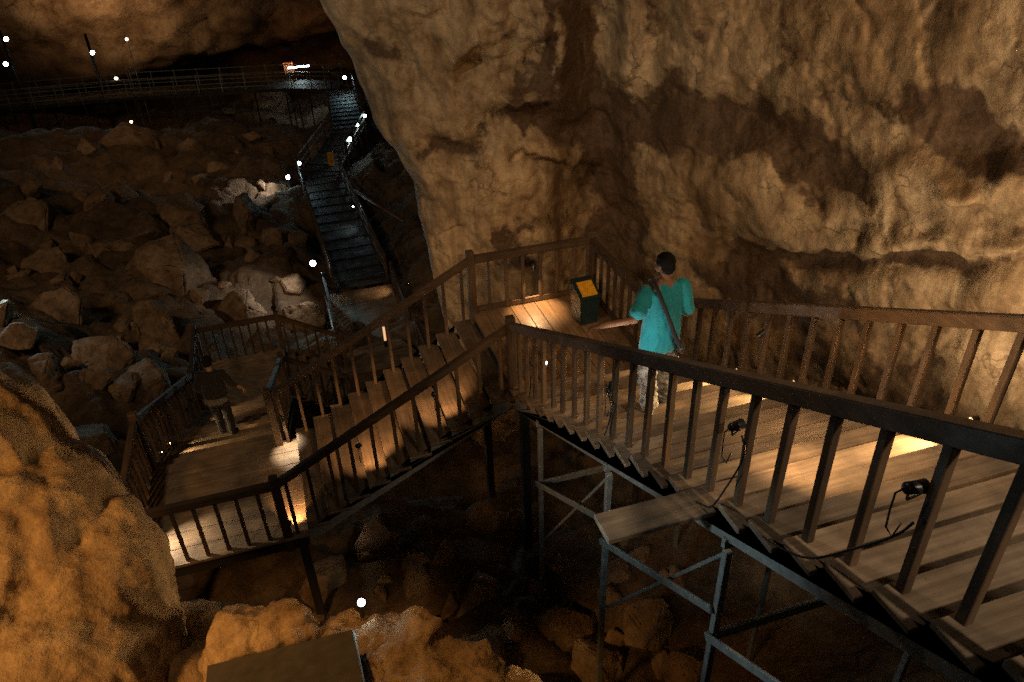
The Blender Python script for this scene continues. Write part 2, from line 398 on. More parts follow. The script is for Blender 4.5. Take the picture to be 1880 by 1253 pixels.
fused('rock_outcrop', [lp(-60,800,112,5.0,1,1,1.3), lp(-30,860,150,5.0,1,1,1.2), lp(60,985,165,5.0,1,1.1,1.1), lp(140,1090,168,5.0), lp(195,1035,95,4.9),
                       lp(120,1240,210,4.9), lp(-80,1100,220,4.8), lp(228,1180,92,4.9), lp(-150,1000,300,5.2), lp(215,960,44,4.95), lp(60,870,60,4.9)],
      M['outcrop'], .021, .034, 1.5, 'big orange lit flowstone bulge at the near left', 'rock', flute=.036, smooth=6)
fused('rock_outcrop', [lp(350,1160,62,5.4,1.2,1,.8), lp(395,1130,34,5.5,1.2,1,.7), lp(325,1205,60,5.3), lp(250,1275,110,5.1,1.4,1,.8), lp(370,1240,80,5.0,1.5,1,.6)],
      M['outcrop'], .03, .05, 2.6, 'low rounded toe of pale rock at the foot of the big bulge', 'rock')
fused('rock_outcrop', [lp(625,1195,56,4.5,1.3,1,.9), lp(715,1228,90,4.35,1.1,1.1,.9), lp(520,1165,42,4.4,1.6,1,.8), lp(450,1165,40,4.4,1.3,1,.8), lp(430,1225,50,4.45,1.3,1,.8),
                       lp(790,1260,68,4.3,1.5,1,.8), lp(860,1275,62,4.35,1.3,1,.8), lp(560,1330,100,4.5,2,1.0,.8), lp(760,1330,120,4.2,1.6,1.2,1), lp(930,1310,60,4.4,1.5,1,1)],
      M['outcrop'], .017, .11, 2.3, 'orange lit ledge of broken rock under the grey panel', 'rock', smooth=6, flute=.012)

def boulder_mesh(seed, rx, ry, rz, blocky=.5):
    rg = random.Random(seed); bm = bmesh.new()
    for k in range(rg.randint(9, 14)):
        d = V((rg.gauss(0, 1), rg.gauss(0, 1), rg.gauss(0, 1))).normalized()
        m = max(abs(d.x), abs(d.y), abs(d.z)); d = d/(m**blocky)
        d *= rg.uniform(.78, 1.05)
        bm.verts.new((d.x*rx, d.y*ry, d.z*rz))
    h = bmesh.ops.convex_hull(bm, input=bm.verts)
    bmesh.ops.delete(bm, geom=[g for g in h['geom_interior'] if isinstance(g, bmesh.types.BMVert)], context='VERTS')
    bmesh.ops.dissolve_limit(bm, angle_limit=radians(14), verts=bm.verts, edges=bm.edges)
    bmesh.ops.bevel(bm, geom=list(bm.edges), offset=.06*min(rx, ry, rz), segments=2, affect='EDGES')
    bmesh.ops.triangulate(bm, faces=bm.faces)
    L = max(rx, ry, rz)
    for it in range(4):
        es = [e for e in bm.edges if e.calc_length() > L*.11]
        if not es: break
        bmesh.ops.subdivide_edges(bm, edges=es, cuts=1)
        bmesh.ops.triangulate(bm, faces=bm.faces)
    bm.normal_update(); o = V((seed*3.1, seed*1.7, 0))
    for v, n in [(v, v.normal.copy()) for v in bm.verts]:
        q = v.co/L
        v.co += n*L*(.05*noise.fractal(q*1.8+o, .9, 2.1, 5)+.03*noise.fractal(q*6+o, .7, 2.1, 4))
    return finish(bm, True)
def ground_hit(u, v):
    d = ray(u, v); t = 2.0
    while t < 120:
        p = CAM+d*t
        if p.z < ground_base(p.x, p.y): return p
        t += .08+.004*t
    return CAM+d*40
def boulder(u, v, w, h, label, group, seed, mat=None, rz=None, blocky=.5, lift=.02, name='boulder'):
    p = ground_hit(u, v+h*.15); _, _, d = px(p)
    rw, rh = w*.5*d/F_PX, h*.5*d/F_PX/.86
    me = boulder_mesh(seed, rw, max(rw, rh)*.85, rh, blocky)
    o = link(name, me, mat or M['boulder']); p.z = ground(p.x, p.y)+rh*lift; o.location = p
    rg = random.Random(seed); o.rotation_euler = (rg.uniform(-.35, .35), rg.uniform(-.35, .35), rg.uniform(0, 6) if rz is None else rz)
    tag(o, label, 'boulder', group); return o
SL = 'boulders strewn on the left slope'
big = [(300,490,185,120,'large tilted boulder with a flaky bright edge, widest on the left slope',.6),
       (435,545,100,95,'squarish boulder with a white outlined right edge above the lower landing',.6),
       (283,605,120,125,'tall brown boulder with a chipped pale tip, left of the lower landing rail',.5),
       (190,385,80,70,'small block at the left foot of the bright wedge stone',.5),
       (228,362,70,52,'wedge shaped stone with a bright right face high on the slope',.8),
       (345,385,125,75,'flat topped boulder with a pale rim below the dark hollow',.6),
       (190,445,100,60,'leaning slab of brown rock in the middle of the left slope',.7),
       (450,395,66,80,'upright boulder standing near the walkway bank',.5),
       (365,430,105,62,'low wide rock between the flat topped boulder and the large tilted one',.4),
       (70,470,125,80,'weathered boulder at the left picture edge, half way up the slope',.5),
       (55,395,105,62,'dim rounded rock near the upper left end of the slope',.4),
       (112,565,130,80,'broad dusty boulder left of the tall brown one',.5),
       (180,655,165,92,'long dark boulder under the tall brown one',.5),
       (268,705,120,74,'low rock beside the left rail of the descending stairs',.4),
       (150,800,150,130,'dark bulky boulder just behind the orange bulge',.5),
       (170,850,74,58,'small warm lit block tucked behind the orange bulge',.6),
       (505,425,90,64,'mid sized rock on the bank beneath the upper white lamp',.4),
       (560,575,110,90,'smooth grey boulder under the brightest white lamp',.3),
       (498,182,100,64,'huge dim boulder in front of the far platform',.3),
       (420,198,46,24,'brightly lit small stone in the far hollow',.4),
       (240,255,130,60,'faint wide rock below the small orange spark',.3),
       (600,640,60,70,'warm lit lump of rock beneath the handrail of the descending stairs',.4),
       (100,690,110,70,'rough boulder low at the left edge above the orange bulge',.5),
       (30,620,120,90,'large dusk brown boulder at the left picture edge',.5),
       (310,330,34,30,'small pale stone alone at the edge of the dark hollow',.5)]
for i, (u, v, w, h, lab, bl) in enumerate(big): boulder(u, v, w, h, lab, SL, 20+i, blocky=bl)
rg = random.Random(3)
n = 0
while n < 56:
    u, v = rg.uniform(-30, 570), rg.uniform(250, 730)**1.0
    if u > 330 and v > 560: continue
    s = rg.uniform(18, 62)*(.3+v/600)
    boulder(u, v, s*rg.uniform(.9, 1.5), s*rg.uniform(.6, .9), 'small dim brown stone lying among the boulders of the left slope', 'small stones of the left slope', 100+n, blocky=rg.uniform(.3, .7)); n += 1
PT = 'boulders in the dark pit'
pit = [(595,1045,125,95,'pale rounded boulder in the pit, straight above the near white lamp',.35),(752,1052,110,92,'boulder right of the near white lamp in the pit',.4),
       (818,1022,44,62,'thin upright slab poking up in the pit',.8),(868,1065,120,95,'dark boulder beside the upright slab',.4),(1040,1145,125,100,'brown dome shaped boulder in the middle of the pit',.3),
       (1188,1115,125,150,'tall boulder under the stair frame',.4),(960,965,100,64,'dim boulder behind the pit under the middle stairs',.4),(690,985,110,78,'dim boulder below the lower stairs',.4),
       (785,1130,110,80,'boulder behind the orange ledge',.4),(885,1205,180,90,'long low boulder at the bottom of the pit',.4),(1095,1215,150,90,'round boulder at the bottom edge of the pit',.3),
       (985,1075,80,60,'small boulder left of the dome shaped one',.4),(1250,1215,120,90,'dark boulder below the diagonal strut',.4),(1130,1050,70,60,'small stone by the stair frame foot',.4)]
for i, (u, v, w, h, lab, bl) in enumerate(pit): boulder(u, v, w, h, lab, PT, 200+i, blocky=bl, lift=.05)
for k in range(26):
    u, v = rg.uniform(560, 1350), rg.uniform(980, 1250); s = rg.uniform(24, 55)
    boulder(u, v, s*1.3, s, 'small dim stone between the boulders of the pit', 'small stones in the pit', 300+k)

# ------------------------------------------------------------------ stairs and landings
def stairs(label, origin, dr, n, run, rise, width, mat, side=V((1, 0, 0)), over=.12, wide=None, steel=True, railax='Y'):
    """origin: top or bottom level corner; steps k=1..n along dr; z changes by rise each"""
    o = empty('staircase', origin, label, 'staircase'); dr = V(dr)
    for k in range(1, n+1):
        y0, y1 = run*k-.015, run*k+.235
        a = -over; b = width+over
        if wide and k in wide: a = wide[k]
        if rise < 0: y0, y1 = run*(k-1)+.006, run*k+.015
        p = [dr*y0+side*a, dr*y1+side*b]
        lo = V((min(p[0].x, p[1].x), min(p[0].y, p[1].y), rise*k-.045)); hi = V((max(p[0].x, p[1].x), max(p[0].y, p[1].y), rise*k))
        link('tread', boxme(lo, hi, .006), mat, o)
    # saw-tooth stringers
    for sx in (-.05, width+.05):
        bm = bmesh.new(); top = []; 
        for k in range(1, n+1):
            if rise > 0:
                top += [(run*k+.02, rise*(k-1)-.02), (run*k+.05, rise*k-.05), (run*(k+.55), rise*k-.05)]
            else:
                top += [(run*(k-.7), rise*k-.05), (run*k, rise*k-.05), (run*k+.02, rise*(k+1)+.0)]
        bot = [(top[-1][0], top[-1][1]-.16), (top[0][0], top[0][1]-.16)]
        poly = top+bot; A = []; B = []
        for t, z in poly:
            A.append(bm.verts.new(dr*t+side*(sx-.022)+V((0, 0, z)))); B.append(bm.verts.new(dr*t+side*(sx+.022)+V((0, 0, z))))
        bm.faces.new(A); bm.faces.new(B[::-1])
        for i in range(len(A)): j = (i+1) % len(A); bm.faces.new((A[i], A[j], B[j], B[i]))
        bmesh.ops.triangulate(bm, faces=[f for f in bm.faces if len(f.verts) > 4])
        link('stringer', finish(bm), M['steel'] if steel else M['darkwoodX'], o)
    return o
def landing(label, x0, x1, y0, y1, z, mat, axis=1, bw=.2, edge=True):
    o = empty('wooden_landing', (x0, y0, z), label, 'landing'); bm = bmesh.new()
    W, D = x1-x0, y1-y0
    n = max(1, round((W if axis == 1 else D)/bw)); s = (W if axis == 1 else D)/n
    for i in range(n):
        g = .004
        if axis == 1: box(bm, (i*s+g, 0, -.045), ((i+1)*s-g, D, 0), .004)
        else: box(bm, (0, i*s+g, -.045), (W, (i+1)*s-g, 0), .004)
    link('deck_boards', finish(bm), mat, o)
    bm = bmesh.new()
    for t in (.1, D-.1): box(bm, (.02, t-.05, -.25), (W-.02, t+.05, -.047))
    for t in (.08, W-.08): box(bm, (t-.05, .152, -.249), (t+.05, D-.152, -.048))
    link('underframe', finish(bm), M['darkwoodX'], o)
    for x in (.12, W-.12):
        for y in (.12, D-.12): link('support_post', boxme((-.06, -.06, min(-.6, ground_base(x0+x, y0+y)-.5-z)), (.06, .06, -.252)), M['darkwoodZ'], o, (x, y, 0))
    return o
def railing(label, pa, pb, group=None, spacing=.28, first=.14, zs=None, postA=False, postB=False, kick=False, ends=(0, 0), last=.1):
    """pa, pb on the floor line; zs(t) gives the baluster foot height at distance t along it"""
    pa, pb = V(pa), V(pb)
    o = empty('wooden_railing', pa, label, 'railing', group)
    d = pb-pa; L = sqrt(d.x**2+d.y**2); dh = V((d.x/L, d.y/L, 0)); sl = d.z/L; sd = V((-dh.y, dh.x, 0))
    ax = 'railX' if abs(dh.x) > .5 else 'railY'
    bm = bmesh.new(); ta, tb = ends[0], L-ends[1]; vs = []
    if postA: ta = max(ta, .05)
    if postB: tb = min(tb, L-.05)
    for t in (ta, tb):
        for i, z in ((-1, HR-.12), (1, HR-.12), (1, HR), (-1, HR)):
            vs.append(bm.verts.new(dh*t+sd*(i*.045)+V((0, 0, z+sl*t))))
    fs = [bm.faces.new([vs[i] for i in q]) for q in ((0,1,2,3),(7,6,5,4),(0,4,5,1),(1,5,6,2),(2,6,7,3),(3,7,4,0))]
    bmesh.ops.bevel(bm, geom=list(bm.edges), offset=.007, segments=2, affect='EDGES')
    link('handrail', finish(bm), M[ax], o)
    t = first
    while t < L-last:
        zf = zs(t) if zs else sl*t
        jx = random.uniform(-.006, .006)
        me = boxme((-.024, -.027, zf-.01-(sl*t+HR-.125)), (.024, .027, 0), .004)
        b = link('baluster', me, M['railZ'], o, dh*(t+jx)+V((0, 0, sl*t+HR-.122)))
        b.rotation_euler = (random.uniform(-.008, .008), random.uniform(-.008, .008), random.uniform(-.06, .06))
        t += spacing
    for flag, tt in ((postA, 0), (postB, L)):
        if flag:
            me = boxme((-.058, -.058, -.28), (.058, .058, HR+.09), .008)
            link('post', me, M['railZ'], o, dh*tt+V((0, 0, sl*tt)))
    if kick:
        bm = bmesh.new(); beam(bm, dh*.06+V((0, 0, .06)), dh*(L-.06)+V((0, 0, d.z+.06)), .04, .09); link('kick_board', finish(bm), M[ax], o)
    return o

yA = -WC
stairs('long wooden staircase climbing from the middle landing to the near right', (0, yA, 0), (0, -1, 0), 27, RUN, RISE, WA, M['treadX'], V((1, 0, 0)), .12, {15: -.86})
landing('middle landing with the rubbish bin and reddish boards', -.02, WA+.08, yA-.31, .06, 0, M['deckY'])
nC = 11; rC, hC = -xC/nC, zD/nC
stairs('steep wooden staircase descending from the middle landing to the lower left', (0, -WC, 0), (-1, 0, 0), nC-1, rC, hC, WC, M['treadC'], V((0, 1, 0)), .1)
landing('lower left landing below the steep stairs', xD-.06, xC+.29, -WC-.08, yE0, zD, M['treadX'], 0, .33)
stairs('wooden staircase where the man in dark clothes walks down', (xD, yE0, zD), (0, 1, 0), 15, RUN, -RISE, xC-xD, M['treadX'], V((1, 0, 0)), .04)
landing('dark turning landing beyond the man in dark clothes', xD-.06, xC+.02, yE1-.33, yF1+.06, zF, M['treadX'], 0, .33)
stairs('short staircase dropping right from the dark turning landing', (xC, yE1-.02, zF), (1, 0, 0), 5, (xG-xC)/6, (zH-zF)/6, yF1-yE1, M['treadY'], V((0, 1, 0)), .04, steel=False)
landing('deep shadowed landing behind the steep stairs', xG-.25, xH+.1, yE1-.1, yF1+.1, zH, M['treadX'], 0, .33)
yK = 11.1; zK = -7.16
stairs('dark staircase dropping from the shadowed landing to the long boardwalk', (xG+.1, yF1+.1, zH), (0, 1, 0), 11, .33, -RISE, 1.8, M['treadX'], V((1, 0, 0)), .04, steel=False)

SR = 'railings of the wooden stairs'
zst = lambda t: RISE*math.floor((t+1e-3)/RUN)
railing('back railing of the middle landing with the small lamp on it', (0, 0, 0), (WA, 0, 0), SR, .284, .28, postA=True, postB=True, kick=True)
railing('right railing of the middle landing behind the bin', (WA, 0, 0), (WA, -WC, 0), SR, .26, .2, ends=(.05, 0), kick=True, postB=True)
railing('near left handrail of the long staircase, crossing the picture to the lower right', (0, yA, 0), (0, yA-.32*25, .16*25), SR, RUN, RUN+.035, zst, postA=True)
railing('far right handrail of the long staircase, along the cave wall', (WA, yA, 0), (WA, yA-.32*25, .16*25), SR, RUN, RUN+.035, zst, ends=(.05, 0))
zc = lambda t: hC*(math.floor(t/rC)+1)
railing('lower handrail of the steep staircase, nearest the pit', (0, -WC, 0), (xC, -WC, zD), SR, rC, .16, zc, postB=True, ends=(.05, 0))
railing('upper handrail of the steep staircase', (0, 0, 0), (xC, 0, zD), SR, rC, .16, zc, postB=True, ends=(.05, 0))
railing('near railing of the lower left landing', (xC, -WC, zD), (xD, -WC, zD), SR, .27, .25, ends=(.05, 0), kick=False, postB=True)
railing('left railing of the lower left landing', (xD, -WC, zD), (xD, yE0, zD), SR, .22, .2, ends=(.05, 0), postB=True)
ze = lambda t: -RISE*(math.floor(t/RUN)+1)
railing('left handrail beside the man in dark clothes, with a pale top edge', (xD, yE0, zD), (xD, yE1, zF), SR, RUN, .2, ze, ends=(.05, 0), postB=True)
railing('right handrail opposite the man in dark clothes', (xC, yE0, zD), (xC, yE1, zF), SR, RUN, .2, ze, ends=(.05, 0), postB=True)
railing('left railing of the dark turning landing', (xD, yE1, zF), (xD, yF1, zF), SR, .2, .2, ends=(.05, 0), postB=True)
railing('far railing of the dark turning landing', (xD, yF1, zF), (xC, yF1, zF), SR, .21, .2, ends=(.05, 0), postB=True)
rg_, hg_ = (xG-xC)/6, (zH-zF)/6
zg = lambda t: hg_*(math.floor(t/rg_)+1)
railing('far handrail of the short dropping staircase', (xC, yF1, zF), (xG, yF1, zH), SR, rg_, .12, zg, ends=(.05, 0), postB=True)
railing('near handrail of the short dropping staircase', (xC, yE1, zF), (xG, yE1, zH), SR, rg_, .12, zg, ends=(.05, 0), postB=True)
railing('near railing of the deep shadowed landing', (xG, yE1, zH), (xH, yE1, zH), SR, .28, .2, ends=(.05, 0), postB=True)
railing('right railing of the deep shadowed landing', (xH, yE1, zH), (xH, yF1, zH), SR, .28, .2, ends=(.05, 0), postB=True)

# ------------------------------------------------------------------ steel frame under the long stairs
def strut(name, a, b, w, h, label, cat, group, mat='steel'):
    a, b = V(a), V(b); bm = bmesh.new(); beam(bm, (0, 0, 0), b-a, w, h); o = link(name, finish(bm), M[mat]); o.location = a
    return tag(o, label, cat, group)
SF = 'steel frame under the long stairs'
where = ['nearest the middle landing', 'second from the middle landing', 'third from the middle landing', 'nearest the camera']
for i, s in enumerate((1.3, 3.3, 5.2, 7.0)):
    y = yA-s; zt = s*.5-.42
    for x, sd in ((-.05, 'outer'), (WA+.05, 'wall side')):
        strut('steel_post', (x, y, ground_base(x, y)-.3), (x, y, zt), .055, .055, f'{sd} grey steel post of the stair frame, {where[i]}', 'steel post', SF)
    strut('cross_beam', (-.1, y, zt-.9), (WA+.1, y, zt-.9), .035, .085, f'level grey beam between the posts under the stairs, {where[i]}', 'beam', SF)
    strut('cross_beam', (-.1, y-.0, zt+.09), (WA+.1, y, zt+.09), .04, .09, f'grey beam carrying the stringers, {where[i]}', 'beam', SF)
for i, (s0, s1) in enumerate(((1.3, 3.3), (3.3, 5.2), (5.2, 7.0))):
    strut('brace', (-.11, yA-s0, s0*.5-1.3), (-.11, yA-s1, s1*.5-1.0), .025, .065, f'sloping grey strut below the stairs, {["farthest", "middle one", "nearest"][i]} of three', 'brace', SF)
    strut('brace', (-.02, yA-s0-.05, s0*.5-2.3), (-.02, yA-s1+.05, s1*.5-.5), .022, .03, f'thin dark diagonal rod under the stairs, {["farthest", "middle one", "nearest"][i]} of three', 'brace', SF)

# ------------------------------------------------------------------ lamps
def light(kind, loc, target, power, color, size=60, blend=.6, radius=.03, parent=None):
    ld = bpy.data.lights.new('lamp_light', kind); ld.energy = power; ld.color = color; ld.shadow_soft_size = radius
    if kind == 'SPOT': ld.spot_size = radians(size); ld.spot_blend = blend
    o = bpy.data.objects.new('lamp_light', ld); col.objects.link(o); o.location = loc
    if target is not None: o.rotation_euler = (V(target)-V(loc)).to_track_quat('-Z', 'Y').to_euler()
    return o
WARM = (1, .60, .28); WARMW = (1, .76, .5); LED = (.72, .95, 1.0); SOD = (1, .50, .16)
AL = 'small spotlights clamped to the stair railings'
def clamp(loc, target, label, power=0, color=WARM, size=70, glass='warm_led', length=.11, r=.032, cable=True, blend=.7, group=AL, side=None):
    """black can with lens, bracket and hanging cable; light at the lens"""
    loc, target = V(loc), V(target); d = (target-loc).normalized()
    o = empty('clamp_spotlight', loc, label, 'spotlight', group)
    bm = bmesh.new(); tube(bm, [-d*length, -d*(length*.9), -d*.02, d*.0], [r*.55, r*.9, r, r*1.12], 14, cap=False)
    b = bm.verts.new(-d*length*1.02); ring = [v for v in bm.verts if (v.co+d*length).length < r*.7 and v is not b]
    ring.sort(key=lambda v: atan2(v.co.dot(d.orthogonal().normalized()), v.co.dot(d.cross(d.orthogonal()).normalized())))
    for i in range(len(ring)):
        try: bm.faces.new((ring[i], ring[(i+1) % len(ring)], b))
        except ValueError: pass
    link('housing', finish(bm, True), M['black'], o)
    bm = bmesh.new(); tube(bm, [-d*.012, -d*.006], r*.98, 14); link('lens', finish(bm), M[glass], o)
    bm = bmesh.new(); s = d.cross(V((0, 0, 1))).normalized() if abs(d.z) < .9 else V((0, 1, 0))
    tube(bm, [-d*length*.5+s*r*1.2, -d*length*.6+V((0, 0, -.05))+s*.01, -d*length*.7+V((0, 0, -.07))], .007, 6)
    tube(bm, [-d*length*.5-s*r*1.2, -d*length*.6+V((0, 0, -.05))-s*.01, -d*length*.7+V((0, 0, -.07))], .007, 6)
    link('bracket', finish(bm), M['chrome'], o)
    if cable:
        bm = bmesh.new(); p = -d*length
        tube(bm, [p, p-d*.04+V((0, 0, -.02)), p-d*.05+V((.01, 0, -.12)), p-d*.02+V((.0, .01, -.24)), p+d*.02+V((0, 0, -.30)), p+d*.04+V((.01, 0, -.22))], .005, 6)
        link('cable', finish(bm, True), M['cable'], o)
    if power: light('SPOT', loc+d*.015, target, power, color, size, blend, r*.6)
    return o
# long stairs, left rail (fixtures aim across the treads to the wall side)
PA = V((.05, 0, 0))
def A(u, v, x=.05): return at(u, v, 0, x)
p = A(1698, 893, -.0); clamp(p, p+V((1, -.05, -.14)), 'black cylinder spotlight with looped cable on the near baluster at the lower right', 26, WARMW, 95, 'warm_dim')
p = A(1362, 778); clamp(p, p+V((1, .25, -.12)), 'shiny spotlight half way down the near handrail, reflecting white', 150, WARM, 120, 'warm_dim')
p = A(1125, 705); clamp(p, V((.80, -4.5, 2.32)), 'spotlight with a hanging cable on the near handrail, left of the man in teal', 20, (1, .90, .78), 100, 'warm_dim')
p = A(1000, 667); clamp(p, p+V((.1, -1, .55)), 'glowing round white spotlight between the first balusters of the long stairs', 45, (1, .93, .84), 80, 'white_led', r=.03)
p = at(1392, 618, 0, WA-.06); clamp(p, p+V((-.75, .2, -.75)), 'bare silver spotlight on the wall side handrail of the long stairs', 18, WARM, 85, 'warm_dim')
for k, pw, lab in ((15, 230, 'added low lamp at the wall end of the extra wide tread'), (9, 200, 'added low lamp at the wall end of the tread the man has just left'), (6, 170, 'added low lamp at the wall end of the tread below the man'), (2, 110, 'added low lamp at the wall end of the lowest treads')):  # added lamps that light single treads as warm stripes
    p = V((WA+.08, yA-RUN*(k+.5), RISE*k+.15)); q_ = clamp(p, p+V((-1, 0, -.065)), lab, pw, (1, .62, .27), 60, 'strip', length=.07, r=.025, cable=False, group='low lamps added at the tread ends')
    bm = bmesh.new(); beam(bm, V((.0, 0, -.15)), V((.0, 0, -.03)), .02, .02, 0); link('arm', finish(bm), M['black'], q_)
for k, pw, lab in ((3, 110, 'added low lamp at the left end of a tread above the man in dark clothes'), (5, 50, 'added low lamp at the left end of the tread at his feet, lower stairs')):  # two more lamps, added for bright stripes on the lower treads
    p = V((xD-.02, yE0+RUN*(k-.5), zD-RISE*k+.15)); clamp(p, p+V((1, 0, -.07)), lab, pw, (1, .66, .32), 60, 'strip', length=.06, r=.022, cable=False, group='low lamps added at the tread ends')
# middle landing
p = at(980, 497, 1, -.06); clamp(p, p+V((-.05, -.3, -1)), 'small lamp on a lit stem at the back railing of the middle landing', 75, WARM, 88, 'warm_led', cable=False)
# steep stairs: near rail lamps face the treads
for (u, v), lab, pw in (((797, 724), 'topmost round black spotlight on the lower handrail of the steep stairs', 85), ((659, 818), 'middle round black spotlight on the lower handrail of the steep stairs', 85),
                    ((531, 959), 'lowest round black spotlight at the foot of the steep stairs, glowing on the boards', 80)):
    p = at(u, v, 1, -WC+.05); clamp(p, p+V((.25, 1, -.75 if v < 900 else -.3)), lab, pw, (1, .52, .21), 84, 'warm_led', r=.036)
p = at(518, 775, 1, -.06); clamp(p, p+V((.12, -.35, -1)), 'bright small downlight on the upper handrail post of the steep stairs', 40, WARMW, 80, 'warm_led')
p = at(551, 699, 1, .06); clamp(p, p+V((.6, .9, -.9)), 'dim dark spotlight on the upper handrail of the steep stairs, facing away', 24, WARM, 100, 'warm_dim')
# lower landing
p = V((xD+.06, -WC+.5, zD+.45)); clamp(p, p+V((1, -.35, -.75)), 'spotlight hidden behind the left end of the near landing rail', 75, WARMW, 80, 'warm_dim')
for (u, v), lab, tgt, pw in (((345, 752), 'thin warm spotlight on the left handrail beside the man in dark clothes, upper one', (1, .1, -.35), 34),
                        ((353, 735), 'thin warm spotlight on the left handrail beside the man in dark clothes, lower one', (1, .2, -.5), 34)):
    p = at(u, v, 0, xD+.06); clamp(p, p+V(tgt), lab, pw, WARM, 60, 'warm_dim')
p = at(312, 765, 0, xD+.06); clamp(p, p+V((1, -.1, -.4)), 'tiny glinting spotlight in the middle of the left handrail', 10, WARM, 60, 'warm_dim')
p = V((xC-.06, 1.9, zD-.4)); clamp(p, p+V((-1, .2, -.6)), 'spotlight on the right handrail opposite the man in dark clothes', 14, WARM, 50, 'warm_dim')

# white floodlights
WL = 'cold white lamps along the boardwalk'
def led(loc, aim, label, power, size=110, r=.06, glow='white_led', color=LED, group=WL, kind='SPOT', stand=.25, throw=0):
    r *= .85
    loc = V(loc); d = V(aim).normalized()
    o = empty('flood_lamp', loc, label, 'floodlight', group)
    bm = bmesh.new(); g = bmesh.ops.create_icosphere(bm, subdivisions=3, radius=r*.92)['verts']
    bmesh.ops.transform(bm, matrix=Matrix.Translation(d*r*.2), verts=g); link('glass', finish(bm, True), M[glow], o)
    bm = bmesh.new(); tube(bm, [-d*r*1.9, -d*r*1.7, -d*r*.1, d*r*.15], [r*.5, r*.95, r*1.08, r*1.12], 12, cap=True); link('housing', finish(bm), M['black'], o)
    if stand:
        bm = bmesh.new(); tube(bm, [-d*r*1.2, -d*r*1.2+V((0, 0, -stand))], .014, 6); link('stem', finish(bm), M['black'], o)
    if throw: light('SPOT', loc+(CAM-loc).normalized()*r*1.7, CAM+V((0, 0, 1.5)), throw, (.50, .90, 1), 135, 1, r*.8)
    if power: light(kind, loc+d*r*4.2, loc+d*3, power, color, size, .8, r)
    return o

# ------------------------------------------------------------------ long boardwalk away from the camera
def walkway(label, path, width, z, mat='darkwoodX', board=.16, battens=False):
    o = empty('boardwalk', path[0], label, 'boardwalk'); o0 = V(path[0]); bm = bmesh.new()
    for a, b in zip(path, path[1:]):
        a, b = V(a), V(b); d = b-a; L = d.length; d.normalize(); s = V((d.y, -d.x, 0)).normalized(); t = 0
        while t < L-.02:
            p0, p1 = a+d*(t+.006), a+d*min(L, t+board-.006)
            vs = []
            for dz in (-.04, 0):
                for p, q in ((p0, -1), (p0, 1), (p1, 1), (p1, -1)): vs.append(bm.verts.new(p+s*(q*width/2)+V((0, 0, dz+random.uniform(-.003, .003)))-o0))
            for q in ((3,2,1,0),(4,5,6,7),(0,1,5,4),(1,2,6,5),(2,3,7,6),(3,0,4,7)): bm.faces.new([vs[i] for i in q])
            t += board
    link('deck_boards', finish(bm), M[mat], o)
    if battens:
        bm = bmesh.new()
        for a, b in zip(path, path[1:]):
            a, b = V(a), V(b); d = b-a; L = d.length; d.normalize(); s = V((d.y, -d.x, 0)).normalized(); t = .5
            while t < L: beam(bm, a+d*t-s*(width/2)+V((0, 0, .018))-o0, a+d*t+s*(width/2)+V((0, 0, .018))-o0, .05, .03, .003); t += .95
        link('battens', finish(bm), M['darkwoodX'], o)
    bm = bmesh.new()
    for a, b in zip(path, path[1:]):
        a, b = V(a), V(b); d = (b-a); L = d.length; d.normalize(); s = V((d.y, -d.x, 0)).normalized()
        for q in (-1, 1): beam(bm, a+s*(q*(width/2-.12))+V((0, 0, -.14))-o0, b+s*(q*(width/2-.12))+V((0, 0, -.14))-o0, .08, .18)
        t = .3
        while t < L:
            for q in (-1, 1):
                p = a+d*t+s*(q*(width/2-.12)); beam(bm, p+V((0, 0, -.23))-o0, V((p.x, p.y, min(p.z-.5, ground_base(p.x, p.y)-.6)))-o0, .1, .1)
            t += 2.6
    link('support_frame', finish(bm), M['darkwoodZ'], o)
    return o
def post_rail(label, pts, h=1.0, step=1.6, bars=(1.0, .62, .28), w=.07, mat='railY', cat='railing', group='railings of the long boardwalk', name='post_and_rail_fence', bw=.05, bh=.09):
    o = empty(name, pts[0], label, cat, group); o0 = V(pts[0])
    for bz in bars:
        bm = bmesh.new()
        for a, b in zip(pts, pts[1:]): beam(bm, V(a)+V((0, 0, bz))-o0, V(b)+V((0, 0, bz))-o0, bw, bh, 0)
        link('rail', finish(bm), M[mat], o)
    for a, b in zip(pts, pts[1:]):
        a, b = V(a), V(b); L = (b-a).length; n = max(1, round(L/step))
        for k in range(n+(1 if b == V(pts[-1]) else 0)):
            p = a+(b-a)*(k/n)
            link('post', boxme((-w/2, -w/2, -.25), (w/2, w/2, h+.06), 0), M[mat], o, p-o0)
    return o
landing('dark landing between the boardwalk and the deep stairs', xG-.1, .45, yF1+.1+.33*11, 14.95, zK, M['treadX'], 0, .33)
zJ = -7.0
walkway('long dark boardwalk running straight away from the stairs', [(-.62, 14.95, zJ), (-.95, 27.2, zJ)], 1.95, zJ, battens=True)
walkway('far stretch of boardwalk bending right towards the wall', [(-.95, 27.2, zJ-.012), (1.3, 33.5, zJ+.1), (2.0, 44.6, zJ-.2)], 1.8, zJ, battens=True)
post_rail('left rail of the long boardwalk', [(-1.58, 15.1, zJ), (-1.92, 27, zJ)], w=.09)
post_rail('right rail of the long boardwalk, with a light streak', [(.36, 15.1, zJ), (.04, 26.4, zJ)], w=.09)
post_rail('right rail of the far bending boardwalk with three white lamps', [(.1, 26.9, zJ), (2.25, 33.3, zJ+.1), (2.95, 44.4, zJ-.2)], w=.09)
post_rail('left rail of the far bending boardwalk', [(-1.8, 27.6, zJ), (.45, 33.9, zJ+.1), (1.2, 44.4, zJ-.2)], w=.09)
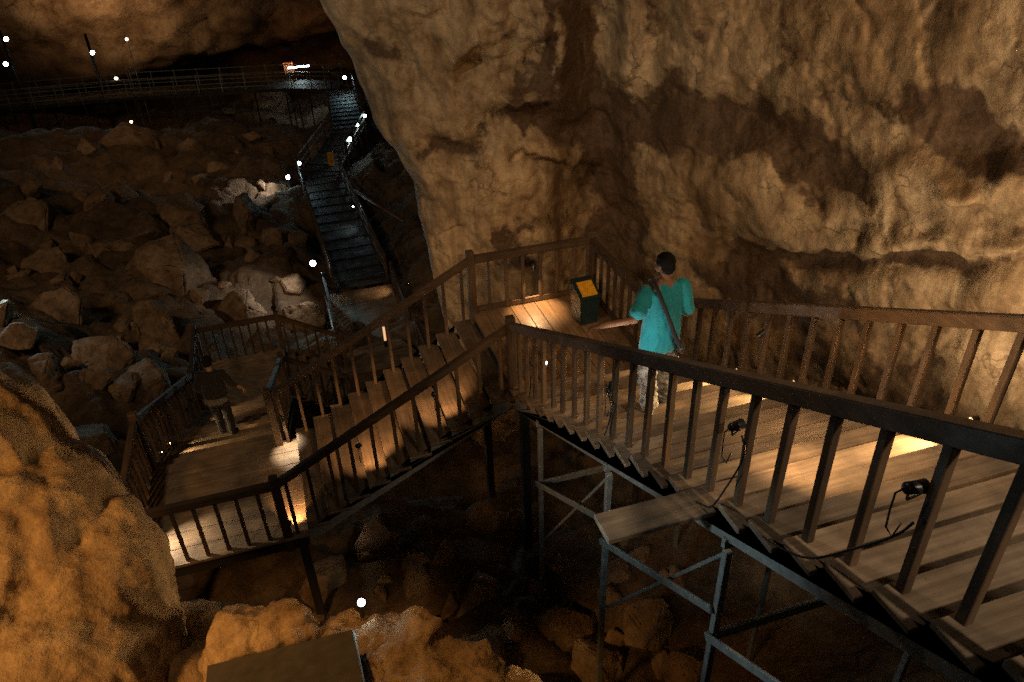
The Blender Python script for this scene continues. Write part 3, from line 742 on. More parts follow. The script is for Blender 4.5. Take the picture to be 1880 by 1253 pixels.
railing('short balustrade at the right end of the boardwalk with a warm lamp', (.5, 14.6, zK), (.5, 11.2, zK), 'railings of the long boardwalk', .2, .12, postA=True)
railing('short balustrade at the left end of the boardwalk', (-1.9, 14.6, zK), (-1.9, 11.2, zK), 'railings of the long boardwalk', .3, .12, postA=True)
a = at(650, 350, 2, -5.6); b = at(742, 408, 2, -5.9)
bm = bmesh.new(); tube(bm, [V((0, 0, 0)), b-a], .06, 8); o = link('timber_rail', finish(bm, True), M['railX'], None, a); tag(o, 'long bare pole leaning out to the right of the boardwalk', 'pole')

# far walkway with metal railing across the cave
zP = -7.5
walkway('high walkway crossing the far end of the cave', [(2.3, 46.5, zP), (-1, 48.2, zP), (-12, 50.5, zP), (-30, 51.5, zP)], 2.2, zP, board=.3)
post_rail('near metal railing of the far walkway', [(1.6, 45.7, zP), (-1, 47.2, zP), (-12, 49.5, zP), (-30, 50.5, zP)], 1.15, 1.5, (1.15, .85, .55, .25), .06, 'steel', 'railing', 'metal railings of the far walkway', 'metal_railing', .035, .045)
post_rail('rear metal railing of the far walkway', [(2.6, 47.6, zP), (-1, 49.3, zP), (-12, 51.6, zP), (-30, 52.6, zP)], 1.15, 1.5, (1.15, .6), .06, 'steel', 'railing', 'metal railings of the far walkway', 'metal_railing', .035, .045)
post_rail('railing dropping right from the far walkway', [(1.6, 45.7, zP), (3.6, 43.6, zP-.5)], 1.1, .7, (1.1, .6), .06, 'steel', 'railing', 'metal railings of the far walkway', 'metal_railing', .04, .05)
p = at(548, 123, 1, 49.2)
o = empty('light_bar', p, 'white strip light above a bright patch on the far walkway', 'strip light')
link('tube', boxme((-.75, -.04, -.04), (.75, .04, .04)), M['white_led'], o); link('casing', boxme((-.8, -.06, .045), (.8, .06, .1)), M['black'], o)
light('SPOT', p+V((0, 0, -.08)), p+V((0, -.4, -3)), 60, LED, 120, .6, .1)
p = at(530, 124, 1, 50.6); o = empty('notice_board', p, 'orange board glowing beside the strip light on the far walkway', 'board')
link('panel', boxme((-.35, -.03, -.4), (.35, .03, .35)), plain('orange_board', (.75, .22, .05), .6), o)
link('legs', boxme((-.3, -.025, -1.3), (-.22, .025, -.402)), M['black'], o); light('SPOT', p+V((0, -1.0, .7)), p, 12, SOD, 60)

PO = 'lamp posts at the far left'
def lamp_post(base, heads, label, top):
    o = empty('lamp_post', base, label, 'lamp post', PO); base = V(base)
    bm = bmesh.new(); tube(bm, [V((0, 0, -2)), V((0, 0, top-base.z))], [.13, .09], 10); link('pole', finish(bm, True), M['black'], o)
    for h in heads:
        h = V(h)-base; bm = bmesh.new(); beam(bm, V((0, 0, h.z)), h, .05, .05, 0); link('bracket', finish(bm), M['black'], o)
        d = V((.5, -.85, -.18)).normalized(); bm = bmesh.new(); tube(bm, [h-d*.25, h-d*.05, h+d*.16], [.06, .11, .15], 12); hd = link('lamp_head', finish(bm), M['black'], o)
        bm = bmesh.new(); tube(bm, [h+d*.165, h+d*.175], .14, 14); link('lens', finish(bm), M['white_led'], hd)
        light('SPOT', base+h+d*.25, base+h+d*5, 40, LED, 75, .8, .12); light('SPOT', base+h+d*.3, CAM, 90, (.55, .92, 1), 120, 1, .1)
lamp_post((-18.5, 50.0, -9.6), [(-18.25, 49.6, -3.1), (-18.8, 49.6, -4.6)], 'tall dark lamp post with two white lamps at the left picture edge', -2.6)
lamp_post((-13.6, 50.0, -9.6), [(-13.5, 49.7, -4.4)], 'dark lamp post with a single white lamp', -3.3)
o = empty('mast', (-11.4, 50, -9.5), 'thin lattice mast with a tiny warm light, right of the single lamp post', 'mast')
bm = bmesh.new()
for dx in (0, .45): tube(bm, [V((dx-.2, 0, 0)), V((dx-.2, 0, 5.6 if dx else 3.9))], .03, 6)
for k in range(5): beam(bm, V((-.2, 0, 2+k*.45)), V((.25, 0, 2.1+k*.45)), .03, .03, 0)
link('lattice', finish(bm), M['steel'], o); bm = bmesh.new(); bmesh.ops.create_icosphere(bm, subdivisions=2, radius=.09); link('lamp', finish(bm, True), M['warm_led'], o, (.25, -.06, 5.65))
led(at(213, 143, 1, 49.5), (0, -.6, -.8), 'warm glowing lamp at the foot of the lattice mast', 18, 120, .14, 'warm_led', WARM, 'lamps of the far walkway', stand=.3)

# cold lamps
led(at(574, 484, 2, -6.2)+V((0, 0, 0)), (.25, -.75, .5), 'brightest round white lamp on the bank, left of the boardwalk', 0, 150, .13, throw=260)
p = at(574, 484, 2, -6.2); light('SPOT', p+V((-.25, -.25, .15)), p+V((-2.2, -.3, -1.5)), 170, (1, .88, .78), 120, .9, .06); light('SPOT', p+V((.2, -.2, .1)), p+V((2.5, 1.5, -.7)), 6, LED, 140, .8, .1)
led(at(530, 326, 2, -6.7), (-.7, -.4, .25), 'white floodlight grazing the rubble bank, left of the boardwalk', 0, 140, .13, throw=30)
p = at(530, 326, 2, -6.7); light('SPOT', p+V((-.3, -.1, .25)), p+V((-3, -.3, -1.1)), 190, (1, .9, .82), 110, .9, .06)
led(at(549, 300, 2, -6.0), (.2, -.9, .1), 'white lamp on top of the left boardwalk rail', 0, 130, .1, throw=20); p = at(549, 300, 2, -6.0); light('SPOT', p+V((.05, -.25, 0)), p+V((.6, -2.2, -2)), 4, LED, 140, .8, .06)
led(at(641, 256, 2, -6.1), (-.3, -.9, .2), 'large white lamp on the bending boardwalk, lowest of three', 4, 150, .15, throw=30)
led(at(656, 230, 2, -6.1), (-.3, -.9, .1), 'white lamp on the bending boardwalk, middle of three', 3, 150, .1, throw=14)
led(at(670, 213, 2, -6.1), (-.3, -.9, .1), 'white lamp on the bending boardwalk beside the wall edge, topmost of three', 3, 150, .1, throw=14)
led(at(633, 143, 2, -6.3), (-.4, -.9, .2), 'star like white lamp at the right end of the far walkway', 10, 160, .14, throw=60, group='lamps of the far walkway')
p = at(652, 378, 2, -6.15)+V((-.08, 0, 0)); led(p, (-.4, -.3, -.8), 'hooded white lamp on the right boardwalk rail, shining on the boards', 12, 80, .05, throw=10, stand=0)
p = V((.42, 14.3, zK+.62)); clamp(p, p+V((-.6, .25, -.7)), 'warm lamp on the short balustrade by the boardwalk', 16, WARM, 80, 'warm_led', group=None)
led(at(412, 200, 2, -7.2)+V((.3, -.4, .4)), (-.3, .6, -.5), 'lamp hidden by a bright stone in the far hollow', 45, 120, .05, 'warm_dim', WARMW, 'lamps among the rocks')
led(at(241, 224, 2, -6.2), (.1, -1, .1), 'tiny orange spark of light among the rocks', 4, 120, .09, 'warm_led', WARM, 'lamps among the rocks')
p = at(-8, 524, 2, -3.0); led(p, (.7, -.5, .2), 'white lamp just cut off by the left picture edge', 14, 150, .1, throw=160, group='lamps among the rocks')
p = atd(663, 1107, 4.42); led(p, (.25, -.55, .8), 'near white lamp standing on the orange ledge behind the grey panel', 0, 120, .027, throw=30, group=None, stand=.12)
light('SPOT', p+V((.22, .16, .10)), V((.2, -4.9, .9)), 130, LED, 52, .9, .05); light('SPOT', p+V((.2, .05, .14)), V((-.05, -7.4, 1.9)), 60, LED, 62, .9, .05)
p = at(705, 608, 2, zH+.5); o = empty('bollard_light', p+V((0, 0, -.5)), 'short upright warm light strip on the deep shadowed landing', 'light', None)
link('strip', boxme((-.03, -.03, .2), (.03, .03, .62)), M['strip'], o); link('base', boxme((-.05, -.05, 0), (.05, .05, .198)), M['black'], o)

# ------------------------------------------------------------------ bin, sign, panel
o = empty('rubbish_bin', (1.58, -.80, 0), 'dark green litter bin with a yellow swing lid on the middle landing', 'bin', None, radians(4)); o.scale = (.78, .84, .70)
green = plain('green_plastic', (.012, .032, .034), .35); yel = plain('yellow_plastic', (.72, .36, .02), .4); pale = plain('white_print', (.6, .6, .52), .6)
bm = bmesh.new()
A0, B0 = .185, .205
vs = [bm.verts.new(c) for c in ((-A0,-B0,0),(A0,-B0,0),(A0,B0,0),(-A0,B0,0),(-.21,-.23,.66),(.21,-.23,.66),(.21,.23,.66),(-.21,.23,.66))]
for q in ((3,2,1,0),(4,5,6,7),(0,1,5,4),(1,2,6,5),(2,3,7,6),(3,0,4,7)): bm.faces.new([vs[i] for i in q])
bmesh.ops.bevel(bm, geom=list(bm.edges), offset=.018, segments=2, affect='EDGES'); link('body', finish(bm), green, o)
bm = bmesh.new()   # hood: sloped towards the stairs
prof = [(-.25, .655), (-.25, .70), (.10, .93), (.25, .93), (.25, .655)]
Lx = [bm.verts.new((-.225, y, z)) for y, z in prof]; Rx = [bm.verts.new((.225, y, z)) for y, z in prof]
bm.faces.new(Lx); bm.faces.new(Rx[::-1])
for i in range(5): bm.faces.new((Lx[i], Lx[(i+1) % 5], Rx[(i+1) % 5], Rx[i]))
bmesh.ops.bevel(bm, geom=list(bm.edges), offset=.02, segments=2, affect='EDGES'); link('hood', finish(bm), green, o)
bm = bmesh.new(); n_ = V((0, -.23, .35)).normalized(); t_ = V((0, .35, .23)).normalized(); c_ = V((0, -.07, .818))+n_*.004
vs = [bm.verts.new(c_+V((sx*.16, 0, 0))+t_*(ty*.17)+n_*h) for h in (0, .014) for sx, ty in ((-1,-1),(1,-1),(1,1),(-1,1))]
for q in ((3,2,1,0),(4,5,6,7),(0,1,5,4),(1,2,6,5),(2,3,7,6),(3,0,4,7)): bm.faces.new([vs[i] for i in q])
link('flap', finish(bm), yel, o)
def flat_arc(bm, c, r0, r1, a0, a1, X, Y, Z, n=14):
    A = []; B = []
    for k in range(n+1):
        a = a0+(a1-a0)*k/n; A.append(bm.verts.new(c+X*(cos(a)*r0)+Y*(sin(a)*r0)+Z*.0)); B.append(bm.verts.new(c+X*(cos(a)*r1)+Y*(sin(a)*r1)))
    for k in range(n): bm.faces.new((A[k], A[k+1], B[k+1], B[k]))
bm = bmesh.new(); X, Y = V((0, -1, 0)), V((-.035, 0, 1)).normalized(); Zn = V((-1, 0, 0)); cc = V((-.211, 0, .50))
flat_arc(bm, cc, .075, .095, 0, 2*pi, X, Y, Zn, 24); flat_arc(bm, cc+X*.01+Y*.02, 0.0, .022, 0, 2*pi, X, Y, Zn, 12)
def flat_bar(a, b, w):
    d = (b-a).normalized(); s = d.cross(Zn).normalized()*w/2
    bm.faces.new([bm.verts.new(q) for q in (a-s, a+s, b+s, b-s)])
flat_bar(cc+X*.0+Y*-.005, cc-X*.02-Y*.055, .03); flat_bar(cc+X*.01, cc+X*.05-Y*.015, .014)
c2 = V((-.204, 0, .29))
for k in range(3): flat_bar(c2+X*(-.07+.03*k)+Y*(.05-.05*k), c2+X*(.05+.02*k)+Y*(-.01-.05*k), .016)
link('emblem', finish(bm), pale, o)

p = at(609, 302, 2, zJ+.02)
o = empty('wet_floor_sign', (p.x, p.y, zJ), 'yellow folding caution sign standing on the boardwalk', 'sign')
for s in (-1, 1):
    bm = bmesh.new(); beam(bm, V((0, s*.16, .005)), V((0, s*.012, .64)), .30, .012, .003, V((0, 1, 0))); q = link('leaf', finish(bm), plain('sign_yellow', (.75, .42, .02), .45), o)
    bm = bmesh.new()
    for k, (z, w) in enumerate(((.52, .18), (.44, .12), (.36, .2), (.26, .14), (.18, .18))):
        y = s*(.16-.148*(z/.635))+s*.0105; beam(bm, V((-w/2, y, z)), V((w/2, y, z)), .002, .022, 0)
    link('print', finish(bm), M['black'], q)

cs = [atd(380, 1222, 4.15), atd(648, 1155, 4.1), atd(664, 1262, 3.75), atd(372, 1330, 3.75)]
o = empty('info_board', cs[0], 'plain grey tilted panel seen from behind at the bottom edge', 'panel')
bm = bmesh.new(); nn = (cs[1]-cs[0]).cross(cs[3]-cs[0]).normalized(); nn = nn if nn.z > 0 else -nn
cs[2] = cs[1]+(cs[3]-cs[0])*1.0
T = [bm.verts.new(c-cs[0]) for c in cs]; Bt = [bm.verts.new(c-cs[0]-nn*.035) for c in cs]
bm.faces.new(T); bm.faces.new(Bt[::-1])
for i in range(4): bm.faces.new((T[i], T[(i+1) % 4], Bt[(i+1) % 4], Bt[i]))
bmesh.ops.bevel(bm, geom=list(bm.edges), offset=.004, segments=1, affect='EDGES')
link('panel', finish(bm), plain('grey_panel', (.075, .072, .066), .7), o)
bm = bmesh.new()
for f in (.15, .85):
    q = cs[0]+(cs[1]-cs[0])*f+(cs[3]-cs[0])*.5-nn*.04-cs[0]; beam(bm, q, q+V((0, 0, -1.0)), .05, .05)
link('legs', finish(bm), M['steel'], o)
mid = cs[1]+V((.12, .05, .02))

# loose cables along the stairs
def cable(pts, label, r=.007):
    P = []; pts = [V(p) for p in pts]
    for i in range(len(pts)-1):
        p0, p1, p2, p3 = pts[max(0, i-1)], pts[i], pts[i+1], pts[min(len(pts)-1, i+2)]
        for k in range(6):
            t = k/6; P.append(.5*((2*p1)+(p2-p0)*t+(2*p0-5*p1+4*p2-p3)*t*t+(3*p1-p0-3*p2+p3)*t**3))
    P.append(pts[-1]); bm = bmesh.new(); tube(bm, [q-pts[0] for q in P], r, 6); o = link('power_cable', finish(bm, True), M['cable'], None, pts[0])
    return tag(o, label, 'cable', 'black cables tied along the stairs')
cable([at(1677, 960, 0, -.06), at(1640, 985, 0, -.08), at(1560, 1010, 0, -.1), at(1490, 1025, 0, -.14), at(1440, 1010, 0, -.16), at(1400, 985, 0, -.16)], 'black cable strung from the near baluster over the tread edges')
cable([at(1362, 800, 0, -.04), at(1365, 840, 0, -.07), at(1330, 900, 0, -.1), at(1306, 930, 0, -.14), at(1285, 925, 0, -.15), at(1240, 903, 0, -.15)], 'black cable hanging from the shiny spotlight down to the wide tread')
cable([at(1112, 705, 0, -.04), at(1122, 745, 0, -.06), at(1118, 775, 0, -.07), at(1110, 800, 0, -.1)], 'thin black cable dangling below the spotlight left of the man in teal')
cable([at(975, 690, 0, -.05), at(972, 730, 0, -.07), at(968, 752, 0, -.1)], 'thin black cable under the glowing white spotlight')

# ------------------------------------------------------------------ people
def capsule(bm, pts, rs, n=14, sy=1):
    tube(bm, pts, rs, n)
    for p, r in ((pts[0], rs[0]), (pts[-1], rs[-1])):
        g = bmesh.ops.create_icosphere(bm, subdivisions=2, radius=r*.995)['verts']; bmesh.ops.translate(bm, vec=V(p), verts=g)
    for p, r in list(zip(pts, rs))[1:-1]:
        g = bmesh.ops.create_icosphere(bm, subdivisions=2, radius=r*.97)['verts']; bmesh.ops.translate(bm, vec=V(p), verts=g)
def ell(bm, c, r, rot=None):
    g = bmesh.ops.create_icosphere(bm, subdivisions=3, radius=1)['verts']
    m = Matrix.Translation(V(c)) @ (rot.to_4x4() if rot else Matrix.Identity(4)) @ Matrix.Diagonal((*r, 1)); bmesh.ops.transform(bm, matrix=m, verts=g)
def loft(bm, rings, n=24):
    """rings: (centre, rx, ry) horizontal ellipses, bottom to top"""
    R = []
    for c, rx, ry in rings:
        R.append([bm.verts.new(V(c)+V((cos(2*pi*k/n)*rx, sin(2*pi*k/n)*ry, 0))) for k in range(n)])
    for a, b in zip(R, R[1:]):
        for k in range(n): bm.faces.new((a[k], a[(k+1) % n], b[(k+1) % n], b[k]))
    bm.faces.new(R[0][::-1]); bm.faces.new(R[-1])
def solid(name, bm, mat, parent, voxel=.008, smooth=4, wr=0, wf=10, wz=1.0):
    o = link(name, finish(bm), mat, None)
    md = o.modifiers.new('r', 'REMESH'); md.mode = 'VOXEL'; md.voxel_size = voxel
    s = o.modifiers.new('s', 'SMOOTH'); s.iterations = smooth; s.factor = .5
    apply_mods(o); me = o.data
    if wr:
        nr = [v.normal.copy() for v in me.vertices]
        for v, nn in zip(me.vertices, nr):
            q = V((v.co.x*wf, v.co.y*wf, v.co.z*wf*wz))
            v.co += nn*wr*(noise.fractal(q, .8, 2, 3)+.7*(abs(noise.noise(q*.7+V((5, 5, 5))))-.3))
    me.materials.clear(); me.materials.append(mat)
    for p in me.polygons: p.use_smooth = True
    o.parent = parent
    return o
def hand(bm, wrist, tip_dir, palm_n, side, curl=.5, s=1.0):
    """wrist point, direction to the fingertips, palm normal, thumb side (+1/-1 along palm cross)"""
    d = V(tip_dir).normalized(); nn = V(palm_n); nn = (nn-d*nn.dot(d)).normalized(); w = d.cross(nn).normalized()*side
    rot = Matrix((w, d, nn)).transposed()
    ell(bm, V(wrist)+d*.045*s, (.040*s, .055*s, .016*s), rot)
    for k, (off, L) in enumerate(((.030, .070), (.010, .078), (-.010, .072), (-.029, .056))):
        b = V(wrist)+d*.085*s+w*off*s; pts = [b]; a = .15; q = b
        for j, f in enumerate((.45, .32, .23)):
            a += curl*(.5+.25*j); dd = d*cos(a)+nn*sin(a)+w*(.12*off/.03*(1-j*.5))*.6; q = q+dd.normalized()*L*f*s; pts.append(q)
        capsule(bm, pts, [.0092*s, .0086*s, .008*s, .0068*s], 8)
    b = V(wrist)+d*.025*s+w*.03*s; q1 = b+(w*.75+d*.55+nn*.35).normalized()*.042*s; q2 = q1+(w*.25+d*.85+nn*.5).normalized()*.032*s
    capsule(bm, [b, q1, q2], [.013*s, .0105*s, .008*s], 8)
def head(bm, c, yaw, tilt=0):
    r = Matrix.Rotation(yaw, 3, 'Z') @ Matrix.Rotation(tilt, 3, 'X'); f = lambda x, y, z: V(c)+r @ V((x, y, z))
    ell(bm, f(0, -.012, .03), (.074, .094, .088), r); ell(bm, f(0, .03, -.035), (.058, .066, .075), r)
    ell(bm, f(0, .052, -.088), (.032, .03, .024), r)                     # chin
    capsule(bm, [f(0, .088, .015), f(0, .108, -.03)], [.010, .015], 8)     # nose
    for s in (-1, 1):
        ell(bm, f(s*.078, -.008, -.015), (.011, .02, .033), r)            # ears
        ell(bm, f(s*.03, .076, .025), (.024, .014, .008), r)              # brow
        ell(bm, f(s*.031, .074, .004), (.013, .012, .009), r)             # eyes
        ell(bm, f(s*.04, .062, -.03), (.022, .02, .02), r)               # cheeks
    ell(bm, f(0, .086, -.058), (.024, .010, .007), r); ell(bm, f(0, .084, -.068), (.02, .010, .007), r)
    return f, r
skin = plain('skin', (.27, .15, .095), .7, 0, .2); skin2 = plain('skin_warm', (.34, .2, .13), .55)
hairm = plain('black_hair', (.008, .007, .006), .85, 0, .2)
def cloth(name, c, f=90, r=.85):
    m, nt, b = nodes(name); L = nt.links.new
    tc = N(nt, 'ShaderNodeTexCoord'); n = N(nt, 'ShaderNodeTexNoise', i_Scale=6.0, i_Detail=5.0); L(tc.outputs['Object'], n.inputs[0])
    L(ramp(nt, n.outputs[0], [(.3, tuple(x*.72 for x in c)), (.7, c)]), b.inputs['Base Color']); b.inputs['Roughness'].default_value = r
    w = N(nt, 'ShaderNodeTexNoise', i_Scale=float(f), i_Detail=3.0); L(tc.outputs['Object'], w.inputs[0])
    bp = N(nt, 'ShaderNodeBump', i_Strength=.3, i_Distance=.004); L(w.outputs[0], bp.inputs['Height']); L(bp.outputs[0], b.inputs['Normal'])
    b.inputs['Sheen Weight'].default_value = .15
    return m
def camo(name):
    m, nt, b = nodes(name); L = nt.links.new
    tc = N(nt, 'ShaderNodeTexCoord'); n = N(nt, 'ShaderNodeTexNoise', i_Scale=11.0, i_Detail=3.0); L(tc.outputs['Object'], n.inputs[0])
    L(ramp(nt, n.outputs[0], [(.40, (.09, .085, .075)), (.47, (.22, .21, .19)), (.60, (.31, .295, .27))]), b.inputs['Base Color']); b.inputs['Roughness'].default_value = .9
    return m

def person_teal():
    base = V((.80, -4.60, 1.28)); yaw = radians(-10)
    R = Matrix.Rotation(yaw, 3, 'Z'); W = lambda x, y, z: base+R @ V((x, y, z))
    o = empty('person', base, 'man in a loose teal T-shirt and pale trousers stepping down the long stairs', 'person')
    loc = lambda w: V(w)-base
    lf = V((.68, -4.70, 1.28)); rf = V((.98, -4.47, 1.12))
    hipL, hipR = W(-.09, 0, .86), W(.09, .02, .85)
    knL = (hipL+lf)*.5+V((-.01, .06, .04)); knR = (hipR+rf)*.5+V((.0, .05, .03))
    anL, anR = lf+V((0, 0, .08)), rf+V((0, 0, .08))
    shL, shR = W(-.185, .02, 1.40), W(.185, .03, 1.39)
    wrL = V((.13, -4.66, 2.415)); elL = V((.445, -4.72, 2.45)); shL = V((.625, -4.57, 2.655))
    elR = W(.235, -.03, 1.10); wrR = W(.20, .18, .98)
    bm = bmesh.new(); l = lambda *p: [loc(q) for q in p]
    loft(bm, [(loc(W(0, .0, .80)), .15, .11), (loc(W(0, 0, .95)), .155, .115), (loc(W(0, .01, 1.1)), .14, .105), (loc(W(0, .015, 1.28)), .165, .115), (loc(W(0, .015, 1.40)), .15, .09), (loc(W(0, .02, 1.46)), .07, .06)])
    capsule(bm, l(W(0, .015, 1.42), W(0, .035, 1.54)), [.062, .055])
    capsule(bm, l(shL, elL, wrL), [.052, .04, .028]); capsule(bm, l(shR, elR, wrR), [.052, .04, .028])
    capsule(bm, l(hipL, knL, anL), [.085, .058, .042]); capsule(bm, l(hipR, knR, anR), [.085, .058, .042])
    hand(bm, loc(wrL), (-.8, .45, -.28), (-.1, 0, -1), -1, .5); hand(bm, loc(wrR), (-.1, .6, -.6), (-1, 0, 0), 1, .5)
    hc = loc(W(-.005, .05, 1.605)); f, r = head(bm, hc, yaw+radians(28), radians(-8))
    solid('body', bm, skin, o, .0075, 3)
    bm = bmesh.new()
    ell(bm, f(0, -.022, .045), (.083, .098, .086), r); ell(bm, f(0, -.05, -.01), (.074, .062, .075), r)
    for s in (-1, 1): ell(bm, f(s*.066, .0, .03), (.018, .035, .035), r)
    solid('hair', bm, hairm, o, .008, 3, .006, 40)
    bm = bmesh.new(); c = lambda z, y=0, x=0: loc(W(x, y, z))
    loft(bm, [(c(.73, .0), .212, .15), (c(.80, 0), .208, .15), (c(.95, 0), .196, .145), (c(1.12, .005), .192, .142), (c(1.28, .01), .208, .138), (c(1.36, .012), .195, .12), (c(1.41, .015), .15, .09), (c(1.445, .018), .085, .068)], 32)
    mL = shL+(elL-shL)*.74; mR = shR+(elR-shR)*.8
    capsule(bm, l(shL+V((0, 0, -.01)), shL+(elL-shL)*.45, mL), [.074, .08, .09]); capsule(bm, l(shR+V((0, 0, -.01)), shR+(elR-shR)*.4, mR), [.072, .076, .085])
    solid('t_shirt', bm, cloth('teal_cotton', (.003, .25, .31), 110), o, .009, 5, .022, 6, .5)
    bm = bmesh.new()
    loft(bm, [(loc(W(0, 0, .74)), .17, .125), (loc(W(0, 0, .80)), .18, .135), (loc(W(0, 0, .96)), .17, .13)], 28)
    for hp, kn, an in ((hipL, knL, anL), (hipR, knR, anR)):
        capsule(bm, l(hp+V((0, 0, -.05)), kn+V((0, 0, .1)), kn, kn+(an-kn)*.5, an+V((0, 0, .03))), [.112, .098, .09, .088, .092])
    solid('trousers', bm, camo('pale_patterned_cotton'), o, .009, 3, .022, 9, 2.2)
    for p, yw in ((lf, .1), (rf, -.15)):
        bm = bmesh.new(); rr = Matrix.Rotation(yaw+yw, 3, 'Z'); g = lambda x, y, z: loc(p)+rr @ V((x, y, z))
        ell(bm, g(0, .05, .035), (.05, .125, .04), rr); ell(bm, g(0, .13, .028), (.048, .055, .03), rr); ell(bm, g(0, -.02, .06), (.042, .06, .05), rr); ell(bm, g(0, .05, .016), (.052, .13, .018), rr)
        solid('shoe', bm, plain('pale_shoe', (.3, .28, .25), .7), o, .008, 2)
    # strap: runs from the left shoulder across the back to the right hip
    bm = bmesh.new(); pts = [(-.10, .13, 1.40), (-.115, .03, 1.475), (-.10, -.085, 1.42), (-.055, -.148, 1.30), (.005, -.172, 1.15), (.06, -.178, 1.0), (.12, -.168, .86), (.165, -.13, .77), (.19, -.09, .72)]
    Aq = []; 
    for i, q in enumerate(pts):
        a, b_ = V(pts[max(0, i-1)]), V(pts[min(len(pts)-1, i+1)]); d = (b_-a).normalized(); nrm = V((q[0]*.3, q[1], 0 if i > 2 else .25)).normalized(); s = d.cross(nrm).normalized()*.021
        Aq.append([bm.verts.new(loc(W(*(V(q)+s*k+nrm*h)))) for k, h in ((-1, .0), (1, .0), (1, .014), (-1, .014))])
    for a, b_ in zip(Aq, Aq[1:]):
        for k in range(4): bm.faces.new((a[k], a[(k+1) % 4], b_[(k+1) % 4], b_[k]))
    bm.faces.new(Aq[0][::-1]); bm.faces.new(Aq[-1]); link('bag_strap', finish(bm, True), cloth('black_webbing', (.012, .012, .013)), o)
    bm = bmesh.new(); box(bm, (-.03, -.07, -.06), (.03, .07, .06), .02); mb = link('bag', finish(bm), cloth('black_bag', (.015, .015, .016)), o, loc(W(.215, .0, .70))); mb.rotation_euler = (0, 0, yaw)
person_teal()

def person_dark():
    q = at(412, 800, 2, -2.57); base = V((-4.34, 1.62, -2.57)); yaw = radians(-6); sc_ = .96
    R = Matrix.Rotation(yaw, 3, 'Z'); W = lambda x, y, z: base+R @ (V((x, y, z))*sc_)
    o = empty('person', base, 'person in a dark jacket and dark trousers walking down the lower stairs, seen from behind', 'person')
    loc = lambda w: V(w)-base; l = lambda *p: [loc(q) for q in p]
    lf = V((-4.42, 1.78, -2.73)); rf = V((-4.22, 1.56, -2.57))
    hipL, hipR = W(-.09, .02, .84), W(.09, .02, .85); anL, anR = lf+V((0, 0, .08)), rf+V((0, 0, .08))
    knL = (hipL+anL)*.5+V((0, .05, 0)); knR = (hipR+anR)*.5+V((0, .06, .0))
    shL, shR = W(-.185, .05, 1.38), W(.185, .05, 1.37); elL, wrL = W(-.27, .03, 1.1), W(-.25, .2, .92); elR, wrR = W(.31, .02, 1.12), W(.46, .10, .95)
    bm = bmesh.new()
    loft(bm, [(loc(W(0, .0, .80)), .15, .11), (loc(W(0, .01, .95)), .15, .11), (loc(W(0, .03, 1.28)), .16, .11), (loc(W(0, .05, 1.40)), .14, .09), (loc(W(0, .05, 1.45)), .07, .06)])
    capsule(bm, l(W(0, .05, 1.40), W(0, .085, 1.52)), [.06, .055]); capsule(bm, l(shL, elL, wrL), [.05, .04, .028]); capsule(bm, l(shR, elR, wrR), [.05, .04, .03])
    capsule(bm, l(hipL, knL, anL), [.08, .055, .04]); capsule(bm, l(hipR, knR, anR), [.08, .055, .04])
    hand(bm, loc(wrL), (0, .4, -.9), (1, 0, 0), 1, .5); hand(bm, loc(wrR), (.55, .3, -.75), (-.6, .2, -.5), -1, .45)
    hc = loc(W(-.01, .12, 1.58)); f, r = head(bm, hc, yaw, radians(-22)); solid('body', bm, skin2, o, .009, 3)
    bm = bmesh.new(); ell(bm, f(0, -.015, .045), (.086, .10, .084), r); ell(bm, f(0, -.05, -.01), (.076, .062, .075), r); solid('hair', bm, hairm, o, .009, 3, .005, 40)
    bm = bmesh.new(); c = lambda z, y=0: loc(W(0, y, z))
    loft(bm, [(c(.93, 0), .205, .15), (c(1.0, .0), .205, .15), (c(1.15, .02), .205, .15), (c(1.30, .04), .205, .14), (c(1.40, .05), .17, .11), (c(1.46, .06), .09, .08)], 28)
    for sh, el, wr, e in ((shL, elL, wrL, .9), (shR, elR, wrR, .25)): capsule(bm, l(sh, el, el+(wr-el)*e), [.082, .066, .058])
    solid('jacket', bm, cloth('dark_jacket', (.005, .005, .007)), o, .01, 4, .012, 7, .8)
    bm = bmesh.new(); loft(bm, [(c(.80, 0), .20, .145), (c(.86, 0), .2, .145), (c(.95, 0), .19, .14)], 28); solid('shirt_tail', bm, cloth('grey_shirt', (.11, .105, .10)), o, .01, 2, .01, 9, .4)
    bm = bmesh.new(); loft(bm, [(c(.74), .165, .125), (c(.80), .17, .13), (c(.9), .16, .125)], 26)
    for hp, kn, an in ((hipL, knL, anL), (hipR, knR, anR)): capsule(bm, l(hp+V((0, 0, -.04)), kn, an+V((0, 0, .02))), [.10, .078, .068])
    solid('trousers', bm, cloth('dark_trousers', (.010, .011, .016)), o, .01, 3, .01, 9, 1.5)
    for p, yw in ((lf, .1), (rf, -.3)):
        rr = Matrix.Rotation(yaw+yw, 3, 'Z'); g = lambda x, y, z: loc(p)+rr @ V((x, y, z)); bm = bmesh.new()
        ell(bm, g(0, .05, .045), (.048, .12, .042), rr); ell(bm, g(0, -.02, .06), (.042, .055, .05), rr); s_ = solid('shoe', bm, plain('dark_shoe', (.03, .03, .035), .6), o, .009, 2)
        bm = bmesh.new(); ell(bm, g(0, .05, .014), (.054, .135, .014), rr); k = link('sole', finish(bm, True), plain('white_sole', (.6, .6, .58), .6), s_)
person_dark()

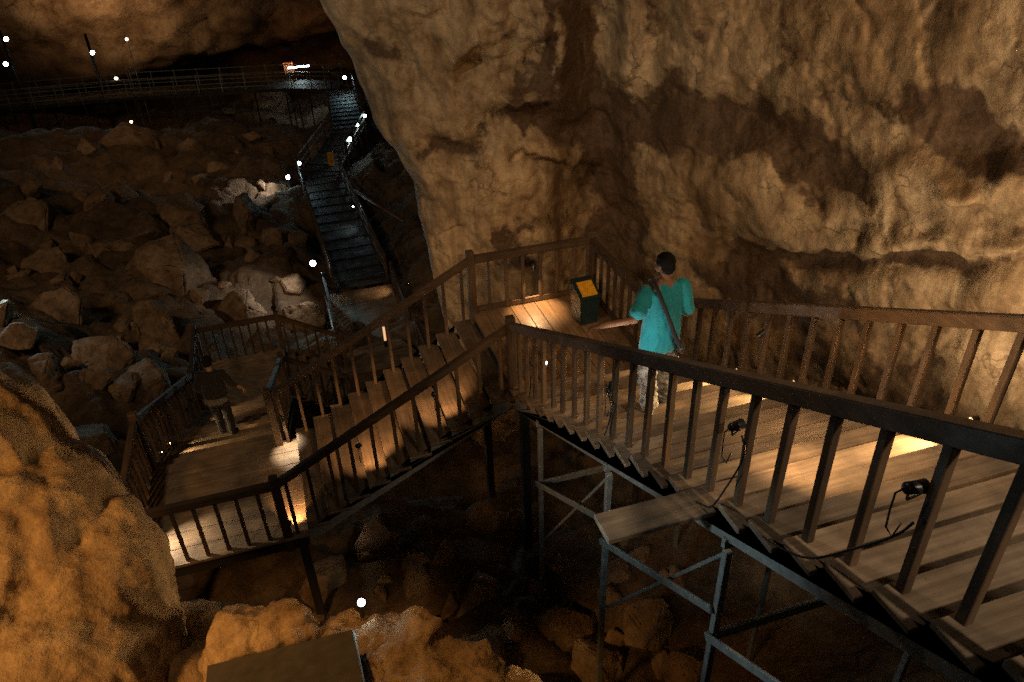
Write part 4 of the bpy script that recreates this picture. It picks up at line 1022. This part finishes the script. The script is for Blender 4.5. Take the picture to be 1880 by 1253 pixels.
# ------------------------------------------------------------------ unseen floodlights (some inferred, some added to brighten) and air
def unseen_flood(loc, target, power, color, size, radius=.25, blend=.9):
    return light('SPOT', loc, target, power, color, size, blend, radius)
unseen_flood((-9, -8, 9.5), (1.0, 3.2, 2.9), 1900, (1, .80, .56), 46, .4)        # left-hand wall lobe
unseen_flood((3.2, -13.5, 9.5), (5.2, -1.2, 3.4), 2050, (1, .60, .29), 66, .3)    # right-hand wall, grazing
unseen_flood((1.5, -13, 9), (6.2, -3.2, 5.6), 600, (1, .66, .38), 40, .3)  # added to brighten the upper right wall
unseen_flood((-3, -14, 10), (4.5, -.5, 3.2), 260, (1, .62, .32), 50, .5)          # fill
unseen_flood((3.3, -6.6, 1.2), (5.2, -4.2, 2.3), 480, (1, .72, .44), 100, .08)     # foot of the wall behind the far handrail
unseen_flood((-8.6, -10.6, 6.4), (-4.9, -6.3, 2.3), 2000, (1, .47, .12), 50, .5)
unseen_flood((-6.0, -11.5, 7.0), (-4.3, -6.2, 2.2), 200, (1, .55, .22), 40, .3)             # orange light on the near bulge
unseen_flood((-3.3, -7.6, 7.0), (-2.6, -7.7, 2.4), 250, (1, .45, .11), 34, .1)             # orange ledge
unseen_flood((-10, 24, 7), (-10, 38, -8), 1300, (1, .58, .28), 80, .6)  # added fill for the dark far slope
unseen_flood((-7, -7, 8), (-4.5, 1.6, -2.8), 800, (1, .70, .42), 34, .3)  # added to lift the lower left landing and stairs
unseen_flood((-2.2, -4.2, 9.5), (.95, -7.6, 2.7), 330, (1, .80, .58), 32, .35)  # added light on the near treads, from the front
unseen_flood((1.4, -14, 9.5), (.95, -7.6, 2.6), 1750, (1, .76, .52), 30, .2)  # added light from behind that bands the near treads
unseen_flood((-16, 2, 9), (-8.5, 17, -5.5), 2700, (1, .62, .33), 72, 1.8)          # left slope
unseen_flood((-14, 58, -3), (-12, 84, 9), 2300, (1, .60, .30), 150, .5)          # far wall
unseen_flood((2.5, 50, -5), (1.5, 70, -9), 900, (1, .40, .12), 30, .5)
unseen_flood((1.0, 1.0, -3.6), (-.2, 4, 0), 60, (1, .66, .36), 100, .2)
w = bpy.data.worlds.new('World'); sc.world = w; w.use_nodes = True
w.node_tree.nodes['Background'].inputs[0].default_value = (.75, .9, .85, 1); w.node_tree.nodes['Background'].inputs[1].default_value = .005

sc.view_settings.view_transform = 'Standard'; sc.view_settings.look = 'None'; sc.view_settings.exposure = .12; sc.view_settings.gamma = 1
sc.render.engine = 'CYCLES'; sc.cycles.use_denoising = False; sc.cycles.max_bounces = 4; sc.cycles.diffuse_bounces = 3
sc.cycles.sample_clamp_indirect = 4; sc.cycles.caustics_reflective = False; sc.cycles.caustics_refractive = False
sc.cycles.use_light_tree = True
